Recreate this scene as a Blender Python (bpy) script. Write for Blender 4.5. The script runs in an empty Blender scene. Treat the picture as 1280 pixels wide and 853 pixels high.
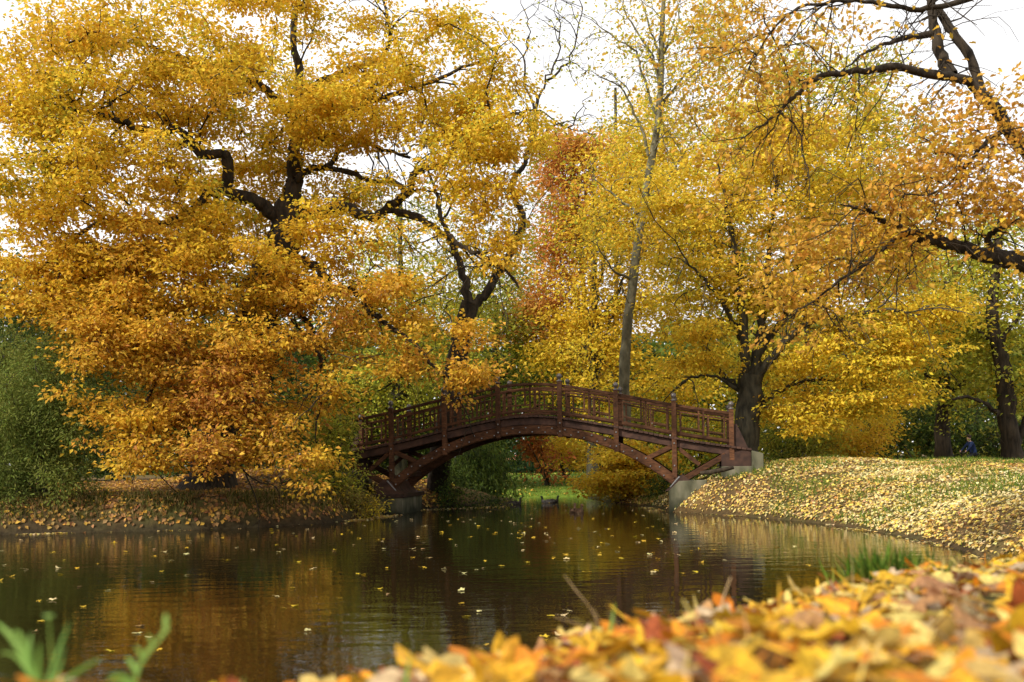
import bpy, bmesh, math, random
import numpy as np
from mathutils import Vector, Matrix

# ------------------------------------------------------------------ camera, sky, sun, exposure
F = 1250.0; HORIZ = 575.0; CAMH = 1.6; ROLL = math.radians(1.0)
sc = bpy.context.scene
cam_d = bpy.data.cameras.new("camera"); cam = bpy.data.objects.new("camera", cam_d)
sc.collection.objects.link(cam); sc.camera = cam
cam.location = (0, 0, CAMH)
# level view along +Y, rolled by ROLL so that the picture content turns anticlockwise
cam.rotation_euler = (Matrix.Rotation(ROLL, 4, 'Y') @ Matrix.Rotation(math.pi/2, 4, 'X')).to_euler()
cam_d.sensor_width = 36.0; cam_d.lens = F/1280*36
cam_d.shift_y = (HORIZ-426.5)/1280
cam_d.clip_start = 0.05; cam_d.clip_end = 3000
cam_d.dof.use_dof = True; cam_d.dof.focus_distance = 27.0; cam_d.dof.aperture_fstop = 2.1
sc.render.resolution_x, sc.render.resolution_y = 1024, 682

SUN_DIR = Vector((-0.68, -0.50, 0.56)).normalized()      # towards the sun
w = bpy.data.worlds.new("World"); sc.world = w; w.use_nodes = True
nt = w.node_tree; nt.nodes.clear()
out = nt.nodes.new("ShaderNodeOutputWorld"); bg = nt.nodes.new("ShaderNodeBackground")
sky = nt.nodes.new("ShaderNodeTexSky"); sky.sky_type = 'NISHITA'; sky.sun_disc = False
sky.sun_elevation = math.asin(SUN_DIR.z); sky.sun_rotation = math.atan2(SUN_DIR.x, SUN_DIR.y)
sky.air_density = 1.0; sky.dust_density = 3.0
scl = nt.nodes.new("ShaderNodeVectorMath"); scl.operation = 'SCALE'; scl.inputs['Scale'].default_value = 0.09
tc = nt.nodes.new("ShaderNodeTexCoord"); nz = nt.nodes.new("ShaderNodeTexNoise")
nz.inputs['Scale'].default_value = 2.2; nz.inputs['Detail'].default_value = 5
rp = nt.nodes.new("ShaderNodeMapRange"); rp.inputs[1].default_value = .3; rp.inputs[2].default_value = .62
rp.inputs[3].default_value = .72; rp.inputs[4].default_value = 1.0
mx = nt.nodes.new("ShaderNodeMix"); mx.data_type = 'RGBA'; mx.inputs['B'].default_value = (1.06, 1.05, 1.05, 1)
nt.links.new(tc.outputs['Generated'], nz.inputs['Vector']); nt.links.new(nz.outputs['Fac'], rp.inputs[0])
nt.links.new(sky.outputs[0], scl.inputs[0]); nt.links.new(scl.outputs[0], mx.inputs['A'])
nt.links.new(rp.outputs[0], mx.inputs['Factor']); nt.links.new(mx.outputs['Result'], bg.inputs['Color'])
bg.inputs['Strength'].default_value = 1.0; nt.links.new(bg.outputs[0], out.inputs[0])
sun_d = bpy.data.lights.new("sun", 'SUN'); sun_d.energy = 3.7; sun_d.angle = math.radians(2.0); sun_d.color = (1, .93, .82)
sun = bpy.data.objects.new("sun", sun_d); sc.collection.objects.link(sun)
sun.rotation_euler = SUN_DIR.to_track_quat('Z', 'Y').to_euler(); sun.location = (-20, -10, 30)
sc.view_settings.view_transform = 'Standard'; sc.view_settings.look = 'None'
sc.view_settings.exposure = 0.36; sc.view_settings.gamma = 1.0; sc.view_settings.use_curve_mapping = False

# ------------------------------------------------------------------ helpers
rng = np.random.default_rng(11); random.seed(11)
CR, SR = math.cos(ROLL), math.sin(ROLL)
def ray(px, py):
    xi = (px-640)/F; yi = (HORIZ-py)/F
    return xi*CR+yi*SR, -xi*SR+yi*CR
def P(px, py, Y):
    x, z = ray(px, py); return np.array((x*Y, Y, CAMH+z*Y))
def G(px, py, z=0.0):
    x, zz = ray(px, py); Y = (z-CAMH)/zz; return np.array((x*Y, Y, z))
def link(o): sc.collection.objects.link(o); return o
def tag(o, label=None, cat=None, group=None, kind=None):
    if label: o['label'] = label
    if cat: o['category'] = cat
    if group: o['group'] = group
    if kind: o['kind'] = kind
    return o
def empty(name, loc=(0, 0, 0)):
    o = bpy.data.objects.new(name, None); o.location = loc; o.empty_display_size = .2; return link(o)
def setparent(o, p):
    o.parent = p
    o.matrix_parent_inverse = Matrix.Translation(-Vector(world_loc(p)))
def world_loc(p):
    l = Vector(p.location)
    return l
def mesh_from(name, V, faces_flat, sizes, mat, cols=None, smooth=False):
    """fast mesh: V (n,3), flat loop indices, face sizes"""
    me = bpy.data.meshes.new(name)
    V = np.asarray(V, np.float32); faces_flat = np.asarray(faces_flat, np.int32); sizes = np.asarray(sizes, np.int32)
    me.vertices.add(len(V)); me.vertices.foreach_set('co', V.ravel())
    me.loops.add(len(faces_flat)); me.loops.foreach_set('vertex_index', faces_flat)
    me.polygons.add(len(sizes))
    st = np.zeros(len(sizes), np.int32); st[1:] = np.cumsum(sizes)[:-1]
    me.polygons.foreach_set('loop_start', st); me.polygons.foreach_set('loop_total', sizes)
    if smooth: me.polygons.foreach_set('use_smooth', np.ones(len(sizes), bool))
    if cols is not None:
        a = me.attributes.new('Col', 'FLOAT_COLOR', 'POINT')
        c4 = np.ones((len(V), 4), np.float32); c4[:, :3] = cols
        a.data.foreach_set('color', c4.ravel())
    me.update(calc_edges=True); me.validate()
    if mat: me.materials.append(mat)
    return me
def obj(name, me, parent=None):
    o = link(bpy.data.objects.new(name, me))
    if parent is not None: setparent(o, parent)
    return o
def py_mesh(name, V, Fs, mat, smooth=False):
    me = bpy.data.meshes.new(name); me.from_pydata([tuple(v) for v in V], [], Fs); me.update()
    if smooth:
        for p in me.polygons: p.use_smooth = True
    if mat: me.materials.append(mat)
    return me
BOXF = [(0, 3, 2, 1), (4, 5, 6, 7), (0, 1, 5, 4), (1, 2, 6, 5), (2, 3, 7, 6), (3, 0, 4, 7)]
def vnoise(p, seed=0):
    """cheap smooth 3-D value noise in 0..1, p (n,3)"""
    p = np.asarray(p, float); i = np.floor(p).astype(np.int64); f = p-i; f = f*f*(3-2*f)
    def h(a, b, c):
        n = (a*374761393+b*668265263+c*2147483647+seed*982451653) & 0xffffffff
        n = ((n ^ (n >> 13))*1274126177) & 0xffffffff
        return ((n ^ (n >> 16)) & 0xffff)/65535.0
    r = 0
    for dx in (0, 1):
        for dy in (0, 1):
            for dz in (0, 1):
                wgt = (f[:, 0] if dx else 1-f[:, 0])*(f[:, 1] if dy else 1-f[:, 1])*(f[:, 2] if dz else 1-f[:, 2])
                r = r+wgt*h(i[:, 0]+dx, i[:, 1]+dy, i[:, 2]+dz)
    return r

# ------------------------------------------------------------------ materials
def new_mat(name):
    m = bpy.data.materials.new(name); m.use_nodes = True
    n = m.node_tree.nodes; l = m.node_tree.links
    return m, n, l, n['Principled BSDF'], n['Material Output']
def noisy(name, c1, c2, scale, rough=.8, bump=.3, c3=None, detail=6, stretch=(1, 1, 1), bdist=.02, spec=.3, coord='Object'):
    m, n, l, b, o = new_mat(name)
    t = n.new('ShaderNodeTexCoord'); mp = n.new('ShaderNodeMapping'); mp.inputs['Scale'].default_value = stretch
    x = n.new('ShaderNodeTexNoise'); x.inputs['Scale'].default_value = scale; x.inputs['Detail'].default_value = detail
    r = n.new('ShaderNodeValToRGB'); r.color_ramp.elements[0].position = .32; r.color_ramp.elements[1].position = .68
    r.color_ramp.elements[0].color = (*c1, 1); r.color_ramp.elements[1].color = (*c2, 1)
    if c3: e = r.color_ramp.elements.new(.5); e.color = (*c3, 1)
    l.new(t.outputs[coord], mp.inputs[0]); l.new(mp.outputs[0], x.inputs['Vector']); l.new(x.outputs['Fac'], r.inputs[0])
    l.new(r.outputs[0], b.inputs['Base Color'])
    b.inputs['Roughness'].default_value = rough; b.inputs['Specular IOR Level'].default_value = spec
    bp = n.new('ShaderNodeBump'); bp.inputs['Strength'].default_value = bump; bp.inputs['Distance'].default_value = bdist
    l.new(x.outputs['Fac'], bp.inputs['Height']); l.new(bp.outputs[0], b.inputs['Normal'])
    return m
def leaf_mat(name, trans=.4, source='Col', vein=0, rough=.55, spec=.14):
    m, n, l, b, o = new_mat(name)
    if source == 'Col':
        a = n.new('ShaderNodeAttribute'); a.attribute_name = 'Col'; col = a.outputs['Color']
    else:
        a = n.new('ShaderNodeObjectInfo'); col = a.outputs['Color']
    if vein:
        t = n.new('ShaderNodeTexCoord'); x = n.new('ShaderNodeTexNoise'); x.inputs['Scale'].default_value = vein
        x.inputs['Detail'].default_value = 5
        mr = n.new('ShaderNodeMapRange'); mr.inputs[1].default_value = .3; mr.inputs[2].default_value = .7
        mr.inputs[3].default_value = .45; mr.inputs[4].default_value = 1.18
        l.new(t.outputs['Object'], x.inputs['Vector']); l.new(x.outputs['Fac'], mr.inputs[0])
        vm = n.new('ShaderNodeVectorMath'); vm.operation = 'SCALE'
        l.new(col, vm.inputs[0]); l.new(mr.outputs[0], vm.inputs['Scale']); col = vm.outputs[0]
    l.new(col, b.inputs['Base Color']); b.inputs['Roughness'].default_value = rough; b.inputs['Specular IOR Level'].default_value = spec
    tr = n.new('ShaderNodeBsdfTranslucent'); l.new(col, tr.inputs['Color'])
    ms = n.new('ShaderNodeMixShader'); ms.inputs[0].default_value = trans
    l.new(b.outputs[0], ms.inputs[1]); l.new(tr.outputs[0], ms.inputs[2]); l.new(ms.outputs[0], o.inputs['Surface'])
    return m
M_leaf = leaf_mat('foliage', .45); M_litter = leaf_mat('leaf_litter', .25); M_fleaf = leaf_mat('fallen_leaf', .2, 'Obj', 9); M_carpet = leaf_mat('leaf_carpet', .2, 'Col', 70)
M_grass = leaf_mat('grass_blade', .35)
M_oakbark = noisy('oak_bark', (.014, .010, .006), (.055, .040, .024), 9, .95, .9, stretch=(1, 1, .25), bdist=.06)
M_limebark = noisy('lime_bark', (.022, .020, .013), (.085, .075, .048), 8, .9, .7, stretch=(1, 1, .3), bdist=.04)
M_greybark = noisy('grey_bark', (.07, .066, .04), (.21, .19, .12), 6, .9, .5, stretch=(1, 1, .5), bdist=.03)
M_wood = noisy('bridge_wood', (.045, .020, .010), (.118, .051, .023), 7, .75, .35, stretch=(1, 1, 3), bdist=.006, spec=.15)
M_wooddk = noisy('deck_wood', (.030, .014, .009), (.075, .036, .022), 6, .7, .3, bdist=.006)
def vary(m, lo, hi):
    n = m.node_tree.nodes; l = m.node_tree.links; b = n['Principled BSDF']; src = b.inputs['Base Color'].links[0].from_socket
    oi = n.new('ShaderNodeObjectInfo'); mr = n.new('ShaderNodeMapRange'); mr.inputs[3].default_value = lo; mr.inputs[4].default_value = hi
    # weathering: pale worn and dark damp blotches over the paint
    t = n.new('ShaderNodeTexCoord'); x = n.new('ShaderNodeTexNoise'); x.inputs['Scale'].default_value = 1.7; x.inputs['Detail'].default_value = 9
    m2 = n.new('ShaderNodeMapRange'); m2.inputs[1].default_value = .3; m2.inputs[2].default_value = .7; m2.inputs[3].default_value = .6; m2.inputs[4].default_value = 1.35
    l.new(t.outputs['Object'], x.inputs['Vector']); l.new(x.outputs['Fac'], m2.inputs[0]); l.new(oi.outputs['Random'], mr.inputs[0])
    mu = n.new('ShaderNodeMath'); mu.operation = 'MULTIPLY'; l.new(mr.outputs[0], mu.inputs[0]); l.new(m2.outputs[0], mu.inputs[1])
    v = n.new('ShaderNodeVectorMath'); v.operation = 'SCALE'; l.new(src, v.inputs[0]); l.new(mu.outputs[0], v.inputs['Scale']); l.new(v.outputs[0], b.inputs['Base Color'])
vary(M_wood, .75, 1.3); vary(M_wooddk, .7, 1.35)
M_iron = noisy('iron', (.05, .04, .035), (.11, .09, .08), 12, .35, .2, spec=.6)
M_steel = noisy('galvanised_steel', (.18, .18, .18), (.3, .3, .3), 20, .5, .1); M_steel.node_tree.nodes['Principled BSDF'].inputs['Metallic'].default_value = .6
M_conc = noisy('concrete', (.05, .05, .028), (.20, .18, .125), 3.0, .95, .5, c3=(.12, .115, .07), stretch=(1, 1, .35))
def tide(m):
    n = m.node_tree.nodes; l = m.node_tree.links; b = n['Principled BSDF']; src = b.inputs['Base Color'].links[0].from_socket
    g = n.new('ShaderNodeNewGeometry'); sp = n.new('ShaderNodeSeparateXYZ'); x = n.new('ShaderNodeTexNoise'); x.inputs['Scale'].default_value = 2.5; x.inputs['Detail'].default_value = 6
    ad = n.new('ShaderNodeMath'); ad.operation = 'MULTIPLY_ADD'; ad.inputs[1].default_value = -.7; mr = n.new('ShaderNodeMapRange'); mr.inputs[1].default_value = -.32; mr.inputs[2].default_value = .12
    mx = n.new('ShaderNodeMix'); mx.data_type = 'RGBA'; mx.inputs['A'].default_value = (.022, .024, .012, 1)
    l.new(g.outputs['Position'], sp.inputs[0]); l.new(g.outputs['Position'], x.inputs['Vector']); l.new(x.outputs['Fac'], ad.inputs[0]); l.new(sp.outputs['Z'], ad.inputs[2])
    l.new(ad.outputs[0], mr.inputs[0]); l.new(mr.outputs[0], mx.inputs['Factor']); l.new(src, mx.inputs['B']); l.new(mx.outputs['Result'], b.inputs['Base Color'])
tide(M_conc)
M_earth = noisy('earth', (.05, .034, .018), (.15, .10, .045), 1.6, .95, .7, c3=(.10, .075, .03), detail=10)

# ------------------------------------------------------------------ pond outline and terrain
shore_px = [(0, 669), (100, 666), (200, 664), (300, 661), (400, 655), (450, 649), (472, 646), (486, 640), (526, 637), (570, 635.5), (610, 634), (645, 630),
            (640, 626), (648, 622.5), (690, 621.5), (725, 621), (745, 625), (775, 630), (812, 634), (836, 640), (875, 642), (960, 648), (1040, 656), (1120, 669),
            (1180, 682), (1214, 692)]
pond = [(-70., 14.), (-45., 19.), (-28., 22.5)]+[tuple(G(*q)[:2]) for q in shore_px]
pond += [(7.0, 13.2), (6.2, 11.2), (4.6, 9.2), (2.9, 7.2), (1.3, 5.5), (.2, 4.25), (-.8, 3.05), (-1.8, 2.2), (-4., 1.2), (-12., .4), (-40., -2.), (-70., -4.)]
pond = np.array(pond)
def sdist(x, y):
    """distance to the waterline: positive on land"""
    p = np.stack([x, y], -1).reshape(-1, 2); a = pond; b = np.roll(pond, -1, 0)
    best = np.full(len(p), 1e9); inside = np.zeros(len(p), bool)
    for (ax, ay), (bx, by) in zip(a, b):
        dx, dy = bx-ax, by-ay
        t = np.clip(((p[:, 0]-ax)*dx+(p[:, 1]-ay)*dy)/(dx*dx+dy*dy), 0, 1)
        best = np.minimum(best, (p[:, 0]-ax-t*dx)**2+(p[:, 1]-ay-t*dy)**2)
        c = (ay > p[:, 1]) != (by > p[:, 1])
        inside ^= c & (p[:, 0] < dx*(p[:, 1]-ay)/(dy if dy else 1e-9)+ax)
    d = np.sqrt(best); return np.where(inside, -d, d).reshape(np.shape(x))
CTRL = np.array([  # x, y, bank height, run-in
    (-15, 26, .85, .32), (-9, 27, .85, .3), (-6, 28.2, .8, .3), (-4.6, 30, .95, .6), (-6.2, 31.6, 1.5, 1.5), (-9, 38, 1., 1.5), (-22, 40, .9, 1), (-40, 30, .9, 1),
    (-1, 42, .4, 2), (2, 47, .5, 4), (3, 60, .75, 4), (0, 80, 1.0, 4), (-15, 60, 1, 3), (40, 80, .8, 3), (-50, 90, 1., 3),
    (6.8, 29, 1.8, 1.7), (5.4, 28.6, 1.8, 1.2), (6.3, 28.3, 1.82, 1.5), (8, 27, 1.58, 2.3), (9, 30, 1.58, 2.2), (11, 26, 1.42, 2.6), (13, 30, 1.34, 2.6), (16, 29, 1.2, 2.6), (21, 45, .55, 3), (27, 42, .6, 3), (12, 45, .8, 3), (7, 40, .7, 1.5), (5, 35, .6, 1.2),
    (11, 20, 1.26, 2.5), (10.5, 16, 1.3, 2.4), (15, 18, 1.3, 2.5), (9, 12, 1.35, 1.6), (6, 7, 1.3, 1.1),
    (1.5, 2, 1.15, .5), (0, 1, 1.18, .5), (.1, 2., 1.19, .5), (-.74, 1.3, 1.28, .35), (-.38, 1.5, 1.125, .5), (3.2, 4, 1.19, .75), (1.2, 3.2, 1.15, .5), (-4, 0, 1.2, .45), (0, -6, 1.2, .8), (8, 0, 1.3, 1), (30, 5, 1.5, 1), (-40, -10, 1.2, 1), (40, -20, 1.5, 1), (60, 40, .8, 2)], float)
def H(x, y, sd=None):
    x = np.asarray(x, float); y = np.asarray(y, float)
    if sd is None: sd = sdist(x, y)
    num = np.zeros(x.shape); num2 = np.zeros(x.shape); den = np.zeros(x.shape)
    for cx, cy, b, wd in CTRL:
        k = 1/((x-cx)**2+(y-cy)**2+.15)**2; num += k*b; num2 += k*wd; den += k
    B = num/den; W = num2/den
    p = np.stack([x.ravel(), y.ravel(), np.zeros(x.size)], -1)
    n = ((vnoise(p*.55, 3)-.5)*.09+(vnoise(p*2.3, 4)-.5)*.06).reshape(x.shape)
    n = n*np.clip(sd/1.5, 0, 1)*np.clip((np.hypot(x, y)-2)/8, .25, 1)
    return np.where(sd >= 0, B*(1-np.exp(-sd/W))+n, -.8*(1-np.exp(np.minimum(sd, 0)/1.2)))
def axis(core0, core1, step, far, grow=1.25):
    c = list(np.arange(core0, core1+1e-6, step)); s = step; v = core1
    while v < far: s *= grow; v += s; c.append(v)
    s = step; v = core0
    while v > -far: s *= grow; v -= s; c.insert(0, v)
    return np.array(c)
gx = np.unique(np.round(np.concatenate([axis(-22, 24, .22, 900), np.arange(-3, 6, .09)]), 3))
gy = np.unique(np.round(np.concatenate([axis(-2, 50, .22, 1200), np.arange(.5, 8, .09)]), 3))
XX, YY = np.meshgrid(gx, gy); SD = sdist(XX, YY); ZZ = H(XX, YY, SD)
nx, ny = len(gx), len(gy)
def Hg(x, y):
    x = np.asarray(x, float); y = np.asarray(y, float)
    i = np.clip(np.searchsorted(gx, x)-1, 0, nx-2); j = np.clip(np.searchsorted(gy, y)-1, 0, ny-2)
    u = (x-gx[i])/(gx[i+1]-gx[i]); v = (y-gy[j])/(gy[j+1]-gy[j])
    return (ZZ[j, i]*(1-u)+ZZ[j, i+1]*u)*(1-v)+(ZZ[j+1, i]*(1-u)+ZZ[j+1, i+1]*u)*v
ii = (np.arange(ny-1)[:, None]*nx+np.arange(nx-1)[None, :]).ravel()
quads = np.stack([ii, ii+1, ii+1+nx, ii+nx], -1)
gv = np.stack([XX.ravel(), YY.ravel(), ZZ.ravel()], -1)
# ground cover: lawn on the far side, trodden leaf soil on the banks
gxy = gv[:, :2]
lawn = np.clip((gxy[:, 1]-40.5)/1.0, 0, 1)*np.clip((12-np.abs(gxy[:, 0]-3))/3, 0, 1)
p3 = np.concatenate([gxy, np.zeros((len(gxy), 1))], 1)
n1 = vnoise(p3*.35, 7); n2 = vnoise(p3*1.7, 8); n3 = vnoise(p3*6., 9)
soil = np.outer(1-n2, (.075, .05, .022))+np.outer(n2, (.16, .10, .035))
mossy = np.clip((n1*.6+n3*.4-.48)*5, 0, 1)*.7
soil = soil*(1-mossy[:, None])+mossy[:, None]*np.array((.075, .085, .02))
wet = np.clip(1-SD.ravel()/.25, 0, 1)[:, None]
soil = soil*(1-.6*wet)+.6*wet*np.array((.02, .015, .01))
bank_shade = (np.clip(1-gv[:, 2]/.5, 0, 1)*(gv[:, 0] < 0)*(gv[:, 1] > 18))[:, None]*.85  # undercut shadow on the low left bank face, painted into the soil colour
soil = soil*(1-bank_shade)+bank_shade*np.array((.030, .022, .012))*(.6+.8*n3[:, None])
lg = np.outer(1-n3, (.10, .17, .018))+np.outer(n3, (.17, .24, .03))
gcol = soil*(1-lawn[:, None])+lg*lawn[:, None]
M_ground, n_, l_, b_, o_ = new_mat('ground_cover')
a_ = n_.new('ShaderNodeAttribute'); a_.attribute_name = 'Col'
t_ = n_.new('ShaderNodeTexCoord'); x_ = n_.new('ShaderNodeTexNoise'); x_.inputs['Scale'].default_value = 9; x_.inputs['Detail'].default_value = 8
mr_ = n_.new('ShaderNodeMapRange'); mr_.inputs[1].default_value = .25; mr_.inputs[2].default_value = .75; mr_.inputs[3].default_value = .55; mr_.inputs[4].default_value = 1.45
v_ = n_.new('ShaderNodeVectorMath'); v_.operation = 'SCALE'
l_.new(t_.outputs['Object'], x_.inputs['Vector']); l_.new(x_.outputs['Fac'], mr_.inputs[0]); l_.new(a_.outputs['Color'], v_.inputs[0]); l_.new(mr_.outputs[0], v_.inputs['Scale'])
l_.new(v_.outputs[0], b_.inputs['Base Color']); b_.inputs['Roughness'].default_value = .95; b_.inputs['Specular IOR Level'].default_value = .15
bp_ = n_.new('ShaderNodeBump'); bp_.inputs['Distance'].default_value = .05; bp_.inputs['Strength'].default_value = .7; l_.new(x_.outputs['Fac'], bp_.inputs['Height']); l_.new(bp_.outputs[0], b_.inputs['Normal'])
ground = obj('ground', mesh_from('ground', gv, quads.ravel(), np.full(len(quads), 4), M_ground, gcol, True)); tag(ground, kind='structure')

# ------------------------------------------------------------------ water
M_water, n_, l_, b_, o_ = new_mat('pond_water')
b_.inputs['Base Color'].default_value = (.014, .010, .003, 1); b_.inputs['Roughness'].default_value = .035; b_.inputs['IOR'].default_value = 1.33
t_ = n_.new('ShaderNodeTexCoord')
def wn(scale, st, det):
    mp = n_.new('ShaderNodeMapping'); mp.inputs['Scale'].default_value = st
    x = n_.new('ShaderNodeTexNoise'); x.inputs['Scale'].default_value = scale; x.inputs['Detail'].default_value = det
    l_.new(t_.outputs['Object'], mp.inputs[0]); l_.new(mp.outputs[0], x.inputs['Vector']); return x
wa, wb, wc = wn(2.2, (.6, 1.3, 1), 2), wn(9., (.7, 1.4, 1), 2), wn(.16, (1, 1, 1), 2)
mr_ = n_.new('ShaderNodeMapRange'); mr_.inputs[1].default_value = .38; mr_.inputs[2].default_value = .7; mr_.inputs[3].default_value = .15; mr_.inputs[4].default_value = 1.
l_.new(wc.outputs['Fac'], mr_.inputs[0])
ml = n_.new('ShaderNodeMath'); ml.operation = 'MULTIPLY'; l_.new(wb.outputs['Fac'], ml.inputs[0]); l_.new(mr_.outputs[0], ml.inputs[1])
m2 = n_.new('ShaderNodeMath'); m2.operation = 'MULTIPLY'; m2.inputs[1].default_value = .55; l_.new(ml.outputs[0], m2.inputs[0])
ad = n_.new('ShaderNodeMath'); ad.operation = 'ADD'; l_.new(wa.outputs['Fac'], ad.inputs[0]); l_.new(m2.outputs[0], ad.inputs[1])
bp_ = n_.new('ShaderNodeBump'); bp_.inputs['Strength'].default_value = .22; bp_.inputs['Distance'].default_value = .028
l_.new(ad.outputs[0], bp_.inputs['Height']); l_.new(bp_.outputs[0], b_.inputs['Normal'])
water = obj('pond_water', py_mesh('pond_water', [(-75, -4, 0), (14, -4, 0), (14, 48, 0), (-75, 48, 0)], [(0, 1, 2, 3)], M_water)); tag(water, kind='structure')

# ------------------------------------------------------------------ leaves, tubes, trees
def rand_dirs(n):
    v = rng.normal(size=(n, 3)); return v/np.linalg.norm(v, axis=1)[:, None]
def leaf_geo(C, L, W, axis_dir, normal, fold=.25, lobed=False):
    """C (n,3) leaf bases; returns verts, flat, sizes, verts per leaf"""
    a = axis_dir/np.linalg.norm(axis_dir, axis=1)[:, None]
    s = np.cross(normal, a); s /= np.linalg.norm(s, axis=1)[:, None]+1e-9
    nn = np.cross(a, s); n = len(C); L = L[:, None]; W = W[:, None]
    if not lobed:
        V = np.stack([C, C+a*L*.5+s*W*.5+nn*W*fold, C+a*L-nn*L*.12, C+a*L*.5-s*W*.5+nn*W*fold], 1).reshape(-1, 3)
        b = np.arange(n)[:, None]*4; fl = (b+np.array([[0, 2, 1, 0, 3, 2]])).ravel(); return V, fl, np.full(2*n, 3), 4
    # wavy-edged leaf: rounded lobes on both sides of a midrib
    prof = [(.0, .05), (.22, .32), (.34, .20), (.52, .5), (.64, .30), (.82, .36)]
    left = [C+a*L*t+s*W*x+nn*W*x*fold*2 for t, x in prof]; right = [C+a*L*t-s*W*x+nn*W*x*fold*2 for t, x in prof]
    rib = [C+a*L*t-nn*L*.1*t*t for t in (0, .34, .64, 1.)]
    V = np.stack(rib+left+right, 1).reshape(-1, 3); b = np.arange(n)[:, None]*16
    fs = []
    for k, o in ((0, 4), (1, 10)):
        for f in ((0, o, o+1, o+2, 1), (1, o+2, o+3, o+4, 2), (2, o+4, o+5, 3)):
            fs.append(f if k else f[::-1])
    fl = np.concatenate([b+np.array([f]) for f in fs], 1).ravel()
    return V, fl, np.tile([len(f) for f in fs], n), 16
def pick_colors(n, pal, wts, t=None):
    pal = np.array(pal); wts = np.array(wts, float)
    if t is None: k = rng.choice(len(pal), n, p=wts/wts.sum())
    else:
        cw = np.cumsum(wts/wts.sum()); k = np.searchsorted(cw, np.clip(t, 0, .9999))
    c = pal[k]*(1+rng.normal(0, .13, (n, 1))); c = c*(1+rng.normal(0, .06, (n, 3)))
    return np.clip(c, .004, .9)
def smooth_line(pts, n_per=4):
    pts = np.asarray(pts, float); q = np.vstack([2*pts[0]-pts[1], pts, 2*pts[-1]-pts[-2]]); o = []
    for i in range(1, len(q)-2):
        for t in np.arange(n_per)/n_per:
            o.append(.5*((2*q[i])+(-q[i-1]+q[i+1])*t+(2*q[i-1]-5*q[i]+4*q[i+1]-q[i+2])*t*t+(-q[i-1]+3*q[i]-3*q[i+1]+q[i+2])*t**3))
    o.append(q[-2]); return np.array(o)
def tube(pts, rad, sides, rough=0.):
    pts = np.asarray(pts, float); n = len(pts); d = np.gradient(pts, axis=0); d /= np.linalg.norm(d, axis=1)[:, None]+1e-9
    up = np.array((0, 1., 0)) if abs(d[0][1]) < .9 else np.array((1., 0, 0))
    s = np.cross(d, up); s /= np.linalg.norm(s, axis=1)[:, None]+1e-9; t = np.cross(d, s)
    ang = np.arange(sides)*2*math.pi/sides
    R = np.asarray(rad, float)[:, None]*(1+(rng.normal(0, rough, (n, sides)) if rough else 0))
    V = pts[:, None, :]+R[:, :, None]*(np.cos(ang)[None, :, None]*s[:, None, :]+np.sin(ang)[None, :, None]*t[:, None, :])
    V = V.reshape(-1, 3); k = np.arange(sides); k2 = (k+1) % sides
    f = np.stack([k, k2, k2+sides, k+sides], -1); f = (np.arange(n-1)[:, None, None]*sides+f[None]).reshape(-1, 4)
    return V, f
class Tubes:
    def __init__(s): s.V = []; s.F = []; s.n = 0
    def add(s, pts, rad, sides, rough=0.):
        V, f = tube(pts, rad, sides, rough); s.V.append(V); s.F.append(f+s.n); s.n += len(V)
    def mesh(s, name, mat):
        F_ = np.concatenate(s.F); return mesh_from(name, np.concatenate(s.V), F_.ravel(), np.full(len(F_), 4), mat, None, True)

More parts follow.
